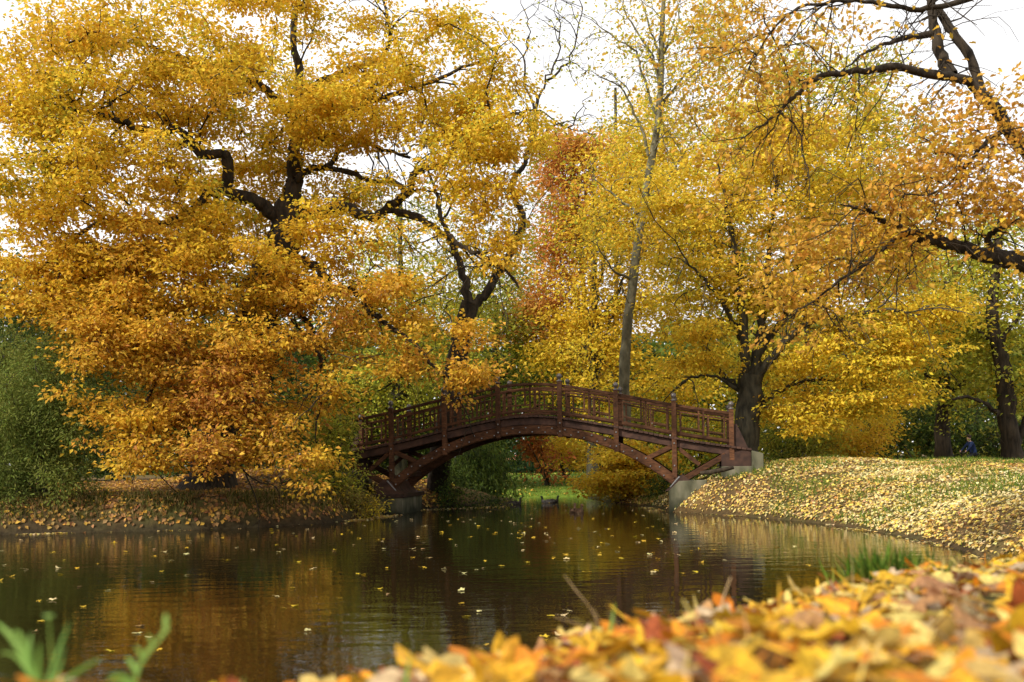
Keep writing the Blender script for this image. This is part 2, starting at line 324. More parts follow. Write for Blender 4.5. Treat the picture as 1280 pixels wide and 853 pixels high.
class Tree:
    """limbs: list of (points (n,3), r0, r1); crown: list of blobs (centre, radii, clusters)"""
    def __init__(s, name, label, bark, group=None, cat='tree'):
        s.name = name; s.label = label; s.bark = bark; s.group = group; s.cat = cat; s.limbs = []; s.blobs = []
    def limb(s, pts, r0, r1, gnarl=.0, part='limb'):
        p = smooth_line(pts, 5); L = np.linalg.norm(p[-1]-p[0])
        if gnarl:
            j = rng.normal(0, gnarl, p.shape); j[0] = 0; p = p+j
        s.limbs.append((p, np.linspace(r0, r1, len(p))*(1+rng.normal(0, .05, len(p))), part)); return s
    def blob(s, c, r, n, dens=1.): s.blobs.append((np.array(c, float), np.array(r, float), n, dens)); return s
    def build(s, leaf, spread, per, pal, wts, colf=None, droop=.1, tilt=.8, narrow=.62, lobed=False, twig_r=.0065, shell=.5, hang=0., reach=1e9, clump=3., ram=1., ramlen=1.6, ramr=.022, ramdroop=-.1, clear=(), clearp=.8):
        base = s.limbs[0][0][0]; root = empty(s.name, base); tag(root, s.label, s.cat, s.group)
        for k, (p, r, part) in enumerate(s.limbs):
            tb = Tubes()
            if part == 'trunk':
                r = r.copy(); r[:3] *= np.array((1.5, 1.22, 1.08))[:len(r[:3])]
            tb.add(p, r, 12 if r[0] > .2 else 8 if r[0] > .07 else 6, .06)
            obj(part, tb.mesh(part, s.bark), root)
        tb = Tubes(); extra = []
        for p, r, part in s.limbs:
            if part == 'trunk' and s.cat == 'tree' and r[0] > .3: continue
            ln = np.linalg.norm(np.diff(p, axis=0), axis=1).sum(); i0 = len(p)//4
            for _ in range(int(ln*1.3*ram)):
                q = rng.integers(i0, len(p)); tg = p[min(q+1, len(p)-1)]-p[max(q-1, 0)]; tg = tg/(np.linalg.norm(tg)+1e-9)
                d = tg*.8+rand_dirs(1)[0]*1.0; d[2] += .25; d /= np.linalg.norm(d); L = ramlen*rng.uniform(.5, 1.35)
                pts = [p[q]]
                for j in range(6):
                    d = d+rng.normal(0, .28, 3)+np.array((0, 0, ramdroop)); d /= np.linalg.norm(d); pts.append(pts[-1]+d*L/6)
                pts = np.array(pts); rb = min(ramr*rng.uniform(.6, 1.3), r[q]*.8); tb.add(pts, np.linspace(rb, rb*.35, 7), 5); extra.append(pts[1:])
                for _2 in range(3):
                    q2 = rng.integers(1, 6); d2 = pts[q2+1]-pts[q2]; d2 = d2/np.linalg.norm(d2)+rand_dirs(1)[0]*.9; d2 /= np.linalg.norm(d2); L2 = L*rng.uniform(.3, .6); p2 = [pts[q2]]
                    for j in range(4):
                        d2 = d2+rng.normal(0, .25, 3)+np.array((0, 0, ramdroop)); d2 /= np.linalg.norm(d2); p2.append(p2[-1]+d2*L2/4)
                    tb.add(np.array(p2), np.linspace(rb*.5, rb*.22, 5), 3); extra.append(np.array(p2)[1:])
        nodes = np.concatenate([l[0][(len(l[0])//3 if l[2] == 'trunk' else 1):] for l in s.limbs]+extra); owner = [-1]*len(nodes)
        C = []; D = []
        for c, r, n, dens in s.blobs:
            m = max(3, int(n/clump)); d = rand_dirs(m); rad = rng.random(m)**(1/3*(1-shell)+.18*shell)
            q = c+d*rad[:, None]*r; pick = rng.integers(0, m, n); sp_ = np.array((1.3, 1.3, 3.1))*np.array(spread)
            C.append(q[pick]+rng.normal(0, 1, (n, 3))*sp_-np.array((0, 0, .0))); D.append(np.full(n, dens)*rng.uniform(.6, 1.4, n))
        C = np.concatenate(C); D = np.concatenate(D)
        if s.name == 'oak_tree': hi = C[:, 2] > .62; C = C[hi]; D = D[hi]
        d0 = np.min(np.linalg.norm(C[:, None, :]-nodes[None, ::3, :], axis=2), axis=1); order = np.argsort(d0); C = C[order]; D = D[order]; d0 = d0[order]
        if reach < 1e8: k = d0 < reach; C = C[k]; D = D[k]
        cap = np.zeros((len(nodes)+len(C)*5, 3)); cap[:len(nodes)] = nodes; cnt = len(nodes); twigs = []; par = []
        tdir = np.zeros_like(C)
        for k, c in enumerate(C):
            dd = cap[:cnt]-c; q = int(np.argmin((dd*dd).sum(1))); a = cap[q]; v = c-a; ln = np.linalg.norm(v)+1e-6
            t = np.array([0, .28, .55, .8, 1.])[:, None]
            bow = np.array((0, 0, 1.))*ln*.10*np.sin(t*math.pi)+rng.normal(0, .05*min(ln, 1.5), (5, 3))*np.sin(t*math.pi)
            p = a+v*t+bow; twigs.append(p); par.append(owner[q]); tdir[k] = v/ln
            cap[cnt:cnt+4] = p[1:]; cnt += 4; owner += [k]*4
        load = np.ones(len(C))
        for k in range(len(C)-1, -1, -1):
            if par[k] >= 0: load[par[k]] += load[k]
        for k, p in enumerate(twigs):
            r = twig_r*load[k]**.5; r1 = twig_r*.7*max(1, load[k]-1)**.42
            tb.add(p, np.linspace(r, min(r, r1), 5), 3 if r < .02 else 5)
        o = obj('twigs', tb.mesh('twigs', s.bark), root); o['kind'] = 'stuff'
        # leaves
        npl = np.maximum(0, rng.poisson(per*D)); idx = np.repeat(np.arange(len(C)), npl); n = len(idx)
        off = rng.normal(0, 1, (n, 3))*np.array(spread)
        if hang: off[:, 2] -= np.abs(rng.normal(0, hang, n))
        back = rng.random(n)*.7
        pos = C[idx]+off-tdir[idx]*(back*np.linalg.norm(spread))[:, None]
        ax = off*1.5/np.linalg.norm(spread)+rng.normal(0, .6, (n, 3)); ax[:, 2] -= droop
        nr = np.array((0, 0, 1.))+rng.normal(0, tilt, (n, 3))*.7
        keep = np.ones(n, bool)
        for p, r, part in s.limbs+list(clear):     # leaves do not sit on the thick wood: the boughs stay open
            if r[0] < .06: continue
            for k in range(0, len(p), 2):
                if r[k] < .045 or (part == 'trunk' and p is s.limbs[0][0] and k < len(p)*.66): continue
                dd = (pos[:, 0]-p[k, 0])**2+(pos[:, 2]-p[k, 2])**2
                keep &= ~((dd < (r[k]*1.05+.05)**2) & (pos[:, 1] < p[k, 1]+.3) & (rng.random(n) < clearp))
        pos, ax, nr = pos[keep], ax[keep], nr[keep]; n = len(pos)
        L = leaf*rng.uniform(.5, 1.4, n)
        V, fl, sz, vp = leaf_geo(pos, L, L*narrow*rng.uniform(.8, 1.2, n), ax, nr, .25, lobed)
        t = vnoise(pos*.55, 21)*.45+vnoise(pos*1.6, 22)*.3+rng.random(n)*.4-.08
        if colf is not None: t = t+colf(pos)
        cl = pick_colors(n, pal, wts, t)
        crown = obj('crown', mesh_from('crown', V, fl, sz, M_leaf, np.repeat(cl, vp, 0)), root); crown['kind'] = 'stuff'
        s.nleaf = n; return root
YEL = (.76, .56, .05); GOLD = (.73, .465, .05); ORG = (.63, .36, .06); RUST = (.50, .23, .05); BRN = (.26, .13, .05); LIME = (.48, .48, .06); GRN = (.14, .20, .035); DGR = (.055, .085, .022); OLV = (.30, .29, .045); PALE = (.74, .60, .20)
def PL(Y, pts, dy=None):
    """pixel polyline at distance Y with per-point depth offsets"""
    return [P(x, y, Y+(0 if dy is None else dy[i] if hasattr(dy, '__len__') else dy*i/(len(pts)-1))) for i, (x, y) in enumerate(pts)]
def B(t, Y, px, py, rx, ry, rd, n, dens=1.):
    k = Y/F; t.blob(P(px, py, Y), (rx*k, rd, ry*k), n, dens)
def ground_base(px, Y): 
    x = (px-640)/F*Y; return np.array((x, Y, float(H(np.array([x]), np.array([Y]))[0])-.08))

# --- the great oak on the left bank
Y0 = 29.
oak = Tree('oak_tree', 'great spreading oak with golden orange crown leaning over the left bank', M_oakbark)
tb0 = ground_base(262, Y0)
oak.limb([tb0]+PL(Y0, [(272, 555), (298, 455), (334, 355), (358, 295), (366, 255)]), .62, .46, .02, 'trunk')
oak.limb(PL(Y0, [(362, 262), (368, 215), (370, 175), (374, 110), (366, 50), (380, -40)], 1.5), .26, .06, .04)
oak.limb(PL(Y0, [(352, 280), (341, 266), (316, 250), (285, 240), (282, 195), (250, 193), (229, 167), (180, 165), (146, 150), (101, 139), (49, 129)], [0, -.2, -.5, -.8, -1.2, -1.5, -1.9, -2.3, -2.7, -3.2, -4]), .22, .04, .03)
oak.limb(PL(Y0-.8, [(285, 240), (262, 243), (225, 272), (203, 280), (165, 273), (110, 285), (60, 330)], -3), .14, .035, .04)
oak.limb(PL(Y0, [(360, 285), (385, 271), (411, 264), (434, 260), (460, 270), (475, 266), (509, 243), (516, 222), (530, 209), (550, 207), (561, 194), (584, 168), (618, 149), (660, 140)], -2.2), .18, .04, .025)
oak.limb(PL(Y0, [(368, 225), (389, 211), (409, 209), (423, 189), (436, 178), (456, 177), (475, 187), (513, 198)], [0, .2, .4, .6, .8, 1, 1.2, 1.4]), .115, .04, .02)
oak.limb(PL(Y0+.4, [(409, 210), (445, 219), (471, 228), (490, 226), (509, 241)], -1.5), .085, .07, .02)
oak.limb(PL(Y0-.9, [(485, 262), (520, 271), (546, 286), (573, 305), (592, 316), (625, 330), (650, 360)], -1.5), .12, .03, .03)
oak.limb(PL(Y0, [(352, 312), (374, 324), (400, 339), (419, 360), (449, 366), (462, 388), (490, 410), (520, 432), (548, 462), (585, 478)], -3.), .16, .025, .03)
oak.limb(PL(Y0+1.2, [(372, 120), (410, 100), (450, 85), (479, 68), (488, 41), (477, -5)], 1.5), .13, .04, .03)
oak.limb(PL(Y0+.6, [(370, 150), (340, 120), (300, 95), (250, 80), (190, 60), (130, 50)], -2.), .15, .03, .04)
oak.limb(PL(Y0+.8, [(371, 140), (395, 125), (430, 140), (465, 125), (520, 110), (570, 90), (620, 70)], -2.), .13, .03, .03)
oak.limb(PL(Y0-.3, [(335, 350), (318, 345), (290, 370), (250, 395), (210, 440), (185, 500), (175, 560)], -4.), .13, .025, .04)
oak.limb(PL(Y0-.3, [(330, 360), (345, 400), (338, 450), (337, 520), (336, 570)], -3.5), .09, .02, .02)
oak.limb(PL(Y0-.2, [(335, 340), (372, 385), (395, 430), (400, 480), (395, 540)], -3.5), .10, .02, .03)
oak.limb(PL(Y0-.2, [(320, 395), (300, 430), (285, 500), (290, 560), (310, 600)], -4.), .09, .02, .03)
for (px, py, rx, ry, dy, rd, n) in [(370, 45, 170, 75, 1, 3.5, 190), (200, 80, 130, 80, -1, 3.2, 170), (90, 140, 110, 85, -3, 2.6, 120), (300, 130, 110, 60, -1.5, 3., 110), (35, 230, 90, 45, -4, 2.0, 50),
        (540, 105, 110, 75, -1, 2.6, 140), (640, 150, 70, 60, -2.2, 1.6, 70), (590, 200, 70, 45, -2.5, 2., 60), (470, 130, 80, 40, .5, 2.2, 60), (150, 235, 110, 60, -3.5, 2.2, 75), (70, 320, 90, 75, -4, 2.0, 95),
        (180, 330, 120, 75, -3, 2.2, 150), (300, 350, 100, 55, -2.5, 2., 100), (260, 430, 130, 90, -3.5, 2.0, 112), (160, 480, 60, 70, -4.2, 1.6, 60), (350, 470, 85, 90, -3.5, 1.6, 80), (250, 530, 90, 60, -4.5, 1.4, 58), (330, 562, 80, 42, -4.5, 1.4, 42),
        (170, 575, 45, 30, -5, 1.0, 18), (400, 400, 60, 60, -2.5, 1.6, 60), (480, 390, 70, 55, -2.5, 1.6, 60), (540, 440, 60, 40, -3, 1.3, 50), (590, 480, 28, 18, -3.2, .6, 16), (600, 310, 60, 35, -2.2, 1.3, 34), (640, 260, 40, 30, -2.6, 1.0, 18), (440, 150, 60, 30, -1, 1.5, 35), (470, 240, 50, 22, -2, 1., 18), (390, 180, 40, 30, -1.5, 1.2, 22), (440, 320, 60, 40, -2, 1.5, 35), (300, 280, 60, 30, -2, 1.5, 30), (400, 285, 50, 22, -2.2, 1., 22), (230, 220, 60, 30, -3, 1.6, 25), (120, 40, 60, 45, -2, 2., 35), (120, 375, 75, 60, -4, 1.6, 85), (30, 370, 60, 50, -4, 1.6, 45), (50, 180, 70, 60, -3.5, 2., 50), (20, 90, 60, 60, -3, 2., 45), (200, 400, 80, 50, -4, 1.6, 48), (330, 215, 60, 40, 2., 1.2, 55), (410, 235, 50, 30, 2., 1.2, 36), (300, 290, 70, 40, 2., 1.2, 60), (400, 150, 60, 35, 2.4, 1.2, 40), (230, 260, 70, 40, 1.5, 1.2, 55), (230, 480, 70, 70, -4, 1.4, 50), (150, 420, 50, 60, -4.2, 1.2, 45)]:
    B(oak, Y0+dy, px, py, rx, ry, rd, n)
def oakc(p): return np.clip((7.2-p[:, 2])/11, -.18, .28)
pass

# --- forked tree behind the bridge's left end
Y1 = 33.5
t = Tree('forked_tree', 'dark forked tree with bare upper boughs behind the bridge', M_oakbark)
t.limb([np.array(G(545, 636)*np.array((1, 1, 0)))+np.array((0, .0, -.1))*0+np.array((-.05, 1.6, .05))]+PL(Y1, [(552, 570), (566, 490), (577, 420), (588, 378)]), .40, .29, .015, 'trunk')
t.limb(PL(Y1, [(586, 385), (582, 357), (574, 328), (564, 305), (552, 275), (545, 240), (530, 200)], 1.), .17, .035, .03)
t.limb(PL(Y1, [(588, 385), (604, 372), (620, 345), (640, 312), (655, 277), (648, 256), (641, 233), (659, 195), (668, 160), (672, 120)], 1.), .165, .05, .03)
for q in [[(672, 125), (690, 90), (700, 50), (690, 0)], [(668, 140), (655, 90), (660, 40), (650, -10)], [(685, 100), (712, 75), (725, 30), (720, -20)], [(660, 190), (690, 160), (715, 150), (735, 120)], [(552, 275), (575, 240), (600, 200)]]:
    t.limb(PL(Y1+1, q, .8), .045, .012, .06)
for a in [(690, 60, 60, 80, 1., 60, .12), (640, 200, 70, 60, 1.6, 50, .25), (560, 260, 60, 60, 1.5, 45, .5), (640, 290, 40, 60, 1.2, 35, .5), (600, 330, 60, 60, 1.5, 40, .6), (560, 360, 60, 60, 1.6, 40, .8)]:
    B(t, Y1+1.4, *a[:5], a[5], a[6])
oak_forked = t
oak.build(.122, (.27, .27, .085), 72, [LIME, YEL, (.74, .50, .04), GOLD, (.68, .40, .045), ORG, RUST], [.07, .22, .22, .21, .15, .09, .04], oakc, droop=.35, tilt=.75, twig_r=.0075, ramlen=1.9, ramr=.03, clear=t.limbs)
t.build(.13, (.35, .3, .16), 40, [OLV, LIME, YEL, GRN], [.3, .4, .2, .1], twig_r=.008, tilt=1.)

# --- tall slender tree rising behind the bridge
Y2 = 36.
t = Tree('slender_tree', 'tall slender tree with pale grey green bare trunk behind the bridge', M_greybark)
t.limb([ground_base(786, Y2)]+PL(Y2, [(780, 485), (785, 400), (795, 320), (807, 240), (821, 165), (826, 100), (828, 40), (832, -40)]), .20, .075, .01, 'trunk')
for q in [[(821, 150), (806, 100), (794, 64), (765, 45), (738, 22)], [(811, 195), (797, 150), (775, 109), (748, 95)], [(826, 135), (840, 115), (862, 88), (896, 64), (930, 30)], [(826, 80), (815, 40), (800, 0)], [(828, 70), (845, 40), (850, 0)], [(800, 270), (770, 245), (745, 225)], [(790, 350), (765, 335), (740, 300)], [(806, 250), (840, 220), (860, 180)], [(824, 110), (815, 70), (785, 20), (775, -10)]]:
    t.limb(PL(Y2, q, random.uniform(-1.5, 1.5)), .06, .015, .03)
for a in [(760, 50, 55, 60, 1.5, 50, .12), (850, 50, 70, 70, 1.6, 110, .8), (800, 120, 50, 60, 1.4, 30, .3), (800, 10, 60, 40, 1.4, 40, .6), (900, 60, 40, 50, 1.4, 40, .9), (760, 180, 40, 60, 1.4, 40, .5), (745, 280, 50, 50, 1.2, 40, .7), (860, 160, 40, 50, 1.2, 40, .9)]:
    B(t, Y2, *a[:5], a[5], a[6])
t.build(.13, (.33, .33, .2), 34, [LIME, YEL, OLV, GOLD], [.4, .35, .15, .1], twig_r=.007, tilt=1.)

# --- yellow lime tree at the right end of the bridge
Y3 = 32.5
t = Tree('lime_tree', 'stout many limbed tree with layered yellow foliage beside the bridge end', M_limebark)
t.limb([ground_base(932, Y3)]+PL(Y3, [(933, 545), (937, 500), (938, 470)]), .43, .38, .02, 'trunk')
for q, r in [([(934, 490), (922, 484), (901, 465), (885, 441), (870, 420)], .15), ([(934, 475), (930, 440), (928, 371), (920, 325), (908, 260), (895, 200)], .2), ([(942, 475), (948, 440), (951, 400), (960, 340), (965, 270), (975, 200)], .2), ([(944, 480), (959, 455), (984, 424), (1012, 404), (1060, 395), (1110, 388), (1150, 395)], .17), ([(945, 515), (960, 498), (988, 482), (1030, 475), (1080, 480)], .1), ([(950, 440), (985, 390), (1020, 340), (1060, 290), (1090, 240)], .13), ([(930, 430), (905, 385), (880, 350), (850, 320)], .1), ([(928, 380), (900, 320), (870, 270)], .08), ([(955, 380), (1000, 330), (1010, 270), (1020, 210)], .1), ([(920, 486), (890, 470), (860, 475), (840, 490)], .06)]:
    t.limb(PL(Y3, q, random.uniform(-2.5, 2.)), r, .025, .03)
for a in [(900, 250, 85, 70, 2.4, 90), (1000, 220, 90, 70, 2.4, 110), (1080, 270, 75, 60, 2.2, 90), (880, 350, 65, 60, 2., 80), (960, 340, 70, 60, 2., 70), (1040, 370, 90, 50, 2., 100), (1110, 420, 80, 45, 2., 100), (1040, 450, 90, 40, 2., 95), (1090, 490, 80, 35, 1.6, 80), (1010, 520, 70, 35, 1.4, 60), (870, 430, 50, 50, 1.6, 60), (1160, 380, 45, 40, 1.4, 40), (980, 160, 70, 50, 2., 60), (850, 280, 40, 70, 1.6, 50), (1140, 330, 50, 40, 1.6, 45)]:
    B(t, Y3-.5, *a)
t.build(.13, (.33, .31, .06), 62, [LIME, YEL, (.75, .50, .04), GOLD, ORG], [.24, .44, .18, .10, .04], droop=.4, tilt=.6, twig_r=.008, ram=1.5, ramlen=2.2, ramr=.026)

# --- oak boughs reaching in from the right: trunk just outside the frame on the right bank
Y4 = 14.5
t = Tree('bank_oak', 'near oak reaching dark boughs and rusty orange leaves over the leafy bank', M_oakbark)
bx = ground_base(1400, Y4); bx[1] = Y4
t.limb([bx]+PL(Y4, [(1392, 560), (1370, 440), (1352, 345), (1325, 260), (1296, 205)]), .42, .2, .015, 'trunk')
t.limb(PL(Y4, [(1300, 212), (1266, 168), (1236, 128), (1212, 103), (1180, 95), (1120, 85), (1070, 90), (1020, 97), (990, 125), (960, 150), (925, 175)], -1.), .10, .008, .012)
t.limb(PL(Y4, [(1190, 95), (1175, 65), (1165, 20), (1160, -30)], .6), .10, .05, .008)
t.limb(PL(Y4, [(1228, 118), (1214, 75), (1190, 40), (1172, 12)], .4), .07, .06, .008)
t.limb(PL(Y4-.2, [(1240, -15), (1195, 4), (1150, 12), (1090, 3), (1040, 2), (990, 15), (950, 60), (935, 90)], -.8), .05, .006, .01)
t.limb(PL(Y4, [(1165, 42), (1120, 50), (1085, 65), (1050, 90)], -.6), .05, .007, .01)
t.limb(PL(Y4, [(1335, 350), (1280, 328), (1230, 318), (1190, 305), (1150, 298), (1110, 278), (1080, 262), (1050, 255)], -1.6), .15, .008, .012)
t.limb(PL(Y4-.5, [(1200, 310), (1160, 290), (1120, 300), (1095, 320), (1060, 345), (1010, 380), (985, 400)], -.9), .045, .006, .012)
t.limb(PL(Y4-.4, [(1310, 240), (1262, 170), (1235, 175), (1200, 215), (1170, 240), (1120, 245)], -1.2), .05, .006, .012)
t.limb(PL(Y4-.4, [(1250, 322), (1235, 300), (1250, 285), (1290, 270)], -.4), .05, .03, .01)
for a in [(1230, 175, 75, 45, .9, 44, 1.), (1150, 225, 70, 40, .8, 42, .9), (1240, 240, 60, 40, .9, 38, 1.), (1100, 280, 60, 45, .8, 40, .9), (1020, 320, 60, 40, .7, 34, .9), (960, 350, 45, 50, .6, 22, .7), (1180, 280, 70, 30, .8, 26, .8), (1270, 130, 30, 40, .8, 16, 1.), (1050, 380, 55, 35, .6, 18, .7), (920, 90, 55, 60, .7, 44, .4), (980, 50, 60, 50, .8, 40, .35), (890, 20, 50, 40, .7, 22, .6), (1040, 40, 50, 35, .6, 20, .35), (900, 180, 35, 60, .6, 22, .4), (1060, 130, 60, 40, .7, 26, .25), (1130, 60, 60, 40, .7, 14, .3), (960, 130, 50, 50, .6, 44, .3), (930, 240, 40, 50, .6, 18, .3)]:
    B(t, Y4-.9, *a[:5], a[5], a[6])
t.build(.078, (.20, .20, .09), 29, [YEL, GOLD, (.62, .36, .05), ORG, RUST, BRN], [.08, .2, .24, .22, .14, .12], droop=.4, tilt=.8, lobed=True, narrow=.75, twig_r=.0038, ram=4.2, ramlen=1.25, ramr=.011, ramdroop=-.16, clearp=.6)

# --- trees standing further back, each its own
def back_tree(name, label, px, Y, top, blobs, pal, wts, leaf=.2, per=46, r0=.3, bark=None, spread=(.5, .5, .2), lean=0, tilt=.9, group='trees behind the bridge', narrow=.62, hang=0., droop=.2, base_py=None):
    t = Tree(name, label, bark or M_limebark, group)
    b = ground_base(px, Y); cy = HORIZ
    t.limb([b]+PL(Y, [(px+lean*.2, 500), (px+lean*.5, 400), (px+lean, top)], random.uniform(-1, 1)), r0, r0*.25, .03, 'trunk')
    for k, (bx_, by_, rx, ry, rd, n) in enumerate(blobs):
        sx = px+lean*.5; sy = min(by_+ry*1.1+30, 520)
        t.limb(PL(Y, [(sx, sy), ((sx+bx_)/2, (sy+by_)/2-8), (bx_, by_)], random.uniform(-rd, rd)*.6), r0*.3, .03, .05)
        B(t, Y, bx_, by_, rx, ry, rd, n)
    return t.build(leaf, spread, per, pal, wts, tilt=tilt, narrow=narrow, hang=hang, droop=droop, twig_r=.01, ramlen=2., ramr=.03)
gold = [LIME, YEL, (.75, .50, .04), GOLD, ORG]
back_tree('beech_tree', 'broad golden yellow tree in the middle behind the slender trunk', 742, 45, 200, [(765, 290, 45, 60, 3, 60), (735, 385, 40, 50, 3, 50), (780, 360, 65, 80, 3, 90), (740, 460, 75, 60, 3, 110), (800, 470, 60, 60, 3, 70), (790, 225, 40, 50, 2.5, 40), (820, 300, 50, 80, 3, 70)], gold, [.2, .42, .2, .14, .04], leaf=.17, per=60)
back_tree('rust_tree', 'slim rust red tree with feathery foliage against the sky', 752, 48, 160, [(705, 205, 26, 34, 1.4, 60), (715, 265, 38, 42, 1.6, 85), (700, 330, 30, 42, 1.6, 60), (684, 400, 38, 38, 1.6, 55), (735, 195, 24, 26, 1.4, 26), (715, 440, 30, 40, 1.6, 36)], [(.58, .26, .06), (.62, .30, .07), ORG, OLV, YEL], [.34, .26, .16, .12, .12], leaf=.2, per=56, lean=-40)
back_tree('maple_tree', 'yellow tree standing between the rust red tree and the slender trunk', 770, 54, 110, [(785, 190, 35, 55, 2.5, 60), (795, 260, 45, 60, 2.5, 60), (820, 180, 40, 60, 2.5, 60)], gold, [.3, .45, .15, .1, .0], leaf=.2, per=56)
back_tree('yellow_tree', 'tall yellow green tree behind the lime tree and near boughs', 1010, 47, 90, [(930, 180, 70, 70, 3.5, 110), (1010, 130, 90, 70, 4, 140), (1090, 200, 80, 70, 4, 120), (1000, 260, 90, 70, 4, 120), (1110, 300, 80, 70, 4, 120), (880, 280, 60, 80, 3, 90), (1140, 380, 70, 60, 3, 90), (900, 400, 60, 70, 3, 80), (860, 500, 60, 50, 3, 60), (1000, 480, 90, 50, 3, 90)], gold, [.48, .38, .10, .04, .0], leaf=.18, per=54)
back_tree('olive_tree', 'leafy green tree seen between oak crown and bridge rail', 620, 50, 370, [(640, 360, 40, 40, 2.5, 40), (625, 425, 60, 50, 3, 105), (660, 465, 50, 40, 3, 80), (590, 480, 40, 40, 3, 45), (680, 420, 30, 30, 2, 26)], [GRN, LIME, OLV, YEL], [.4, .3, .2, .1], leaf=.18, per=52)
back_tree('pale_tree', 'pale yellow green tree half hidden behind the great oak', 500, 44, 250, [(500, 330, 60, 60, 3, 85), (470, 420, 60, 60, 3, 90), (540, 420, 50, 60, 3, 75), (490, 490, 70, 45, 3, 100), (440, 500, 50, 60, 2.4, 70), (560, 390, 35, 60, 2, 36)], [OLV, LIME, YEL, GRN], [.3, .35, .15, .2], leaf=.16, per=50)
back_tree('shade_tree', 'dark green tree standing in shade behind the oak trunk', 330, 44, 330, [(330, 400, 90, 60, 3, 100), (260, 470, 90, 60, 3, 100), (380, 490, 70, 60, 3, 90), (330, 560, 120, 40, 2.5, 110), (190, 540, 80, 50, 3, 80)], [GRN, DGR, OLV, LIME], [.4, .35, .15, .1], leaf=.2, per=50)
back_tree('shade_tree', 'dark green tree filling the gap left of the oak, behind the willow', 60, 45, 380, [(60, 400, 90, 70, 3, 110), (160, 390, 80, 60, 3, 70), (-20, 470, 80, 90, 3, 90), (120, 520, 80, 60, 3, 90), (40, 570, 110, 40, 3, 90)], [GRN, DGR, OLV, LIME], [.35, .4, .15, .1], leaf=.2, per=50)
back_tree('park_tree', 'olive yellow tree with a dark leaning trunk behind the leafy bank', 1176, 40, 330, [(1190, 400, 60, 60, 3, 80), (1150, 460, 50, 40, 2.5, 50), (1210, 470, 40, 40, 2.5, 40), (1200, 330, 60, 50, 3, 60)], [OLV, LIME, YEL, GRN], [.35, .25, .2, .2], leaf=.17, per=46, r0=.34, bark=M_oakbark, lean=16)
Y6 = 37.
t = Tree('fork_trunk_tree', 'dark twin stemmed tree with olive leaves at the far end of the leafy bank', M_oakbark, 'trees behind the bridge')
t.limb([ground_base(1268, Y6)]+PL(Y6, [(1264, 560), (1258, 509), (1255, 465), (1249, 437), (1240, 390), (1245, 330), (1250, 270)]), .42, .12, .02, 'trunk')
t.limb(PL(Y6, [(1266, 565), (1274, 545), (1285, 520), (1296, 480), (1300, 420)], .5), .2, .08, .02)
t.limb(PL(Y6, [(1254, 525), (1246, 517), (1230, 504), (1209, 497), (1190, 499)], -.6), .11, .04, .02)
t.limb(PL(Y6, [(1250, 440), (1232, 420), (1215, 400), (1200, 370)], .6), .1, .03, .03)
t.limb(PL(Y6, [(1250, 430), (1270, 400), (1290, 370)], -.6), .1, .03, .03)
for a in [(1250, 380, 60, 50, 2.5, 70), (1290, 430, 40, 60, 2.2, 45), (1220, 440, 40, 40, 2, 34), (1270, 300, 60, 50, 2.5, 60), (1290, 500, 30, 40, 2, 20), (1215, 510, 30, 25, 1.5, 16)]: B(t, Y6+.6, *a)
t.build(.16, (.45, .4, .15), 40, [OLV, LIME, YEL, GRN], [.4, .3, .15, .15], twig_r=.007)

# far woodland closing the view, one mass behind everything else
def far_wood():
    n = 70000; x = rng.uniform(-75, 75, n); y = 68+rng.random(n)*14+np.abs(x)*.05
    top = 6+6.5*vnoise(np.stack([x*.12, y*.05, 0*x], -1), 31)+3*vnoise(np.stack([x*.5, y*.2, 0*x], -1), 32)
    top = np.where(np.abs(x-0.5) < 4, np.minimum(top, 9.0), top)
    z = .6+rng.random(n)**.8*top; C = np.stack([x, y, z], -1)
    L = rng.uniform(.45, .8, n); ax = rng.normal(0, 1, (n, 3)); nr = rng.normal(0, 1, (n, 3))+np.array((0, -.3, .6))
    V, fl, sz, vp = leaf_geo(C, L, L*.8, ax, nr, .3)
    t = vnoise(C*.22, 33)*.7+rng.random(n)*.35-.05
    right = np.clip((x-12)/15, -.2, .35)
    cl = pick_colors(n, [DGR, GRN, (.13, .16, .03), OLV, (.40, .30, .03)], [.34, .3, .16, .14, .06], t+right)
    o = obj('far_woodland', mesh_from('far_woodland', V, fl, sz, M_leaf, np.repeat(cl, vp, 0)))
    tag(o, 'dark green far woodland closing the view behind the park trees', 'woodland', kind='stuff')
far_wood()

# --- shrubs
def shrub(name, label, px, Y, blobs, pal, wts, leaf, per, spread, hang=0., narrow=.5, droop=.2, tilt=.9, stems=5, group=None, bark=None, r=.05, twig_r=.005):
    t = Tree(name, label, bark or M_limebark, group, 'shrub'); b = ground_base(px, Y)
    for k in range(stems):
        bx_ = blobs[k % len(blobs)]; c = P(bx_[0]+random.uniform(-.5, .5)*bx_[2], bx_[1]+random.uniform(-.3, .5)*bx_[3], Y+random.uniform(-.5, .5)*bx_[4])
        m = (b+c)/2+np.array((0, 0, .25*np.linalg.norm(c-b)*.5)); b2 = b+np.array((random.uniform(-.3, .3), random.uniform(-.2, .2), 0))
        t.limb([b2, m, c], r, r*.3, .02, 'trunk' if k == 0 else 'limb')
    for a in blobs: B(t, Y, *a)
    return t.build(leaf, spread, per, pal, wts, hang=hang, narrow=narrow, droop=droop, tilt=tilt, twig_r=twig_r, ramlen=.6, ramr=.01)
shrub('willow_shrub', 'feathery dark green willow shrub at the water by the left bank', 55, 25.5, [(40, 470, 75, 55, 1.6, 110), (80, 530, 60, 55, 1.5, 100), (10, 560, 70, 60, 1.4, 110), (70, 590, 55, 40, 1.2, 60), (0, 620, 40, 25, .9, 40)], [(.17, .21, .045), (.23, .27, .055), (.29, .31, .06), OLV], [.3, .35, .25, .1], .10, 120, (.2, .2, .17), hang=.05, narrow=.3, droop=.4, tilt=1.1, stems=9)
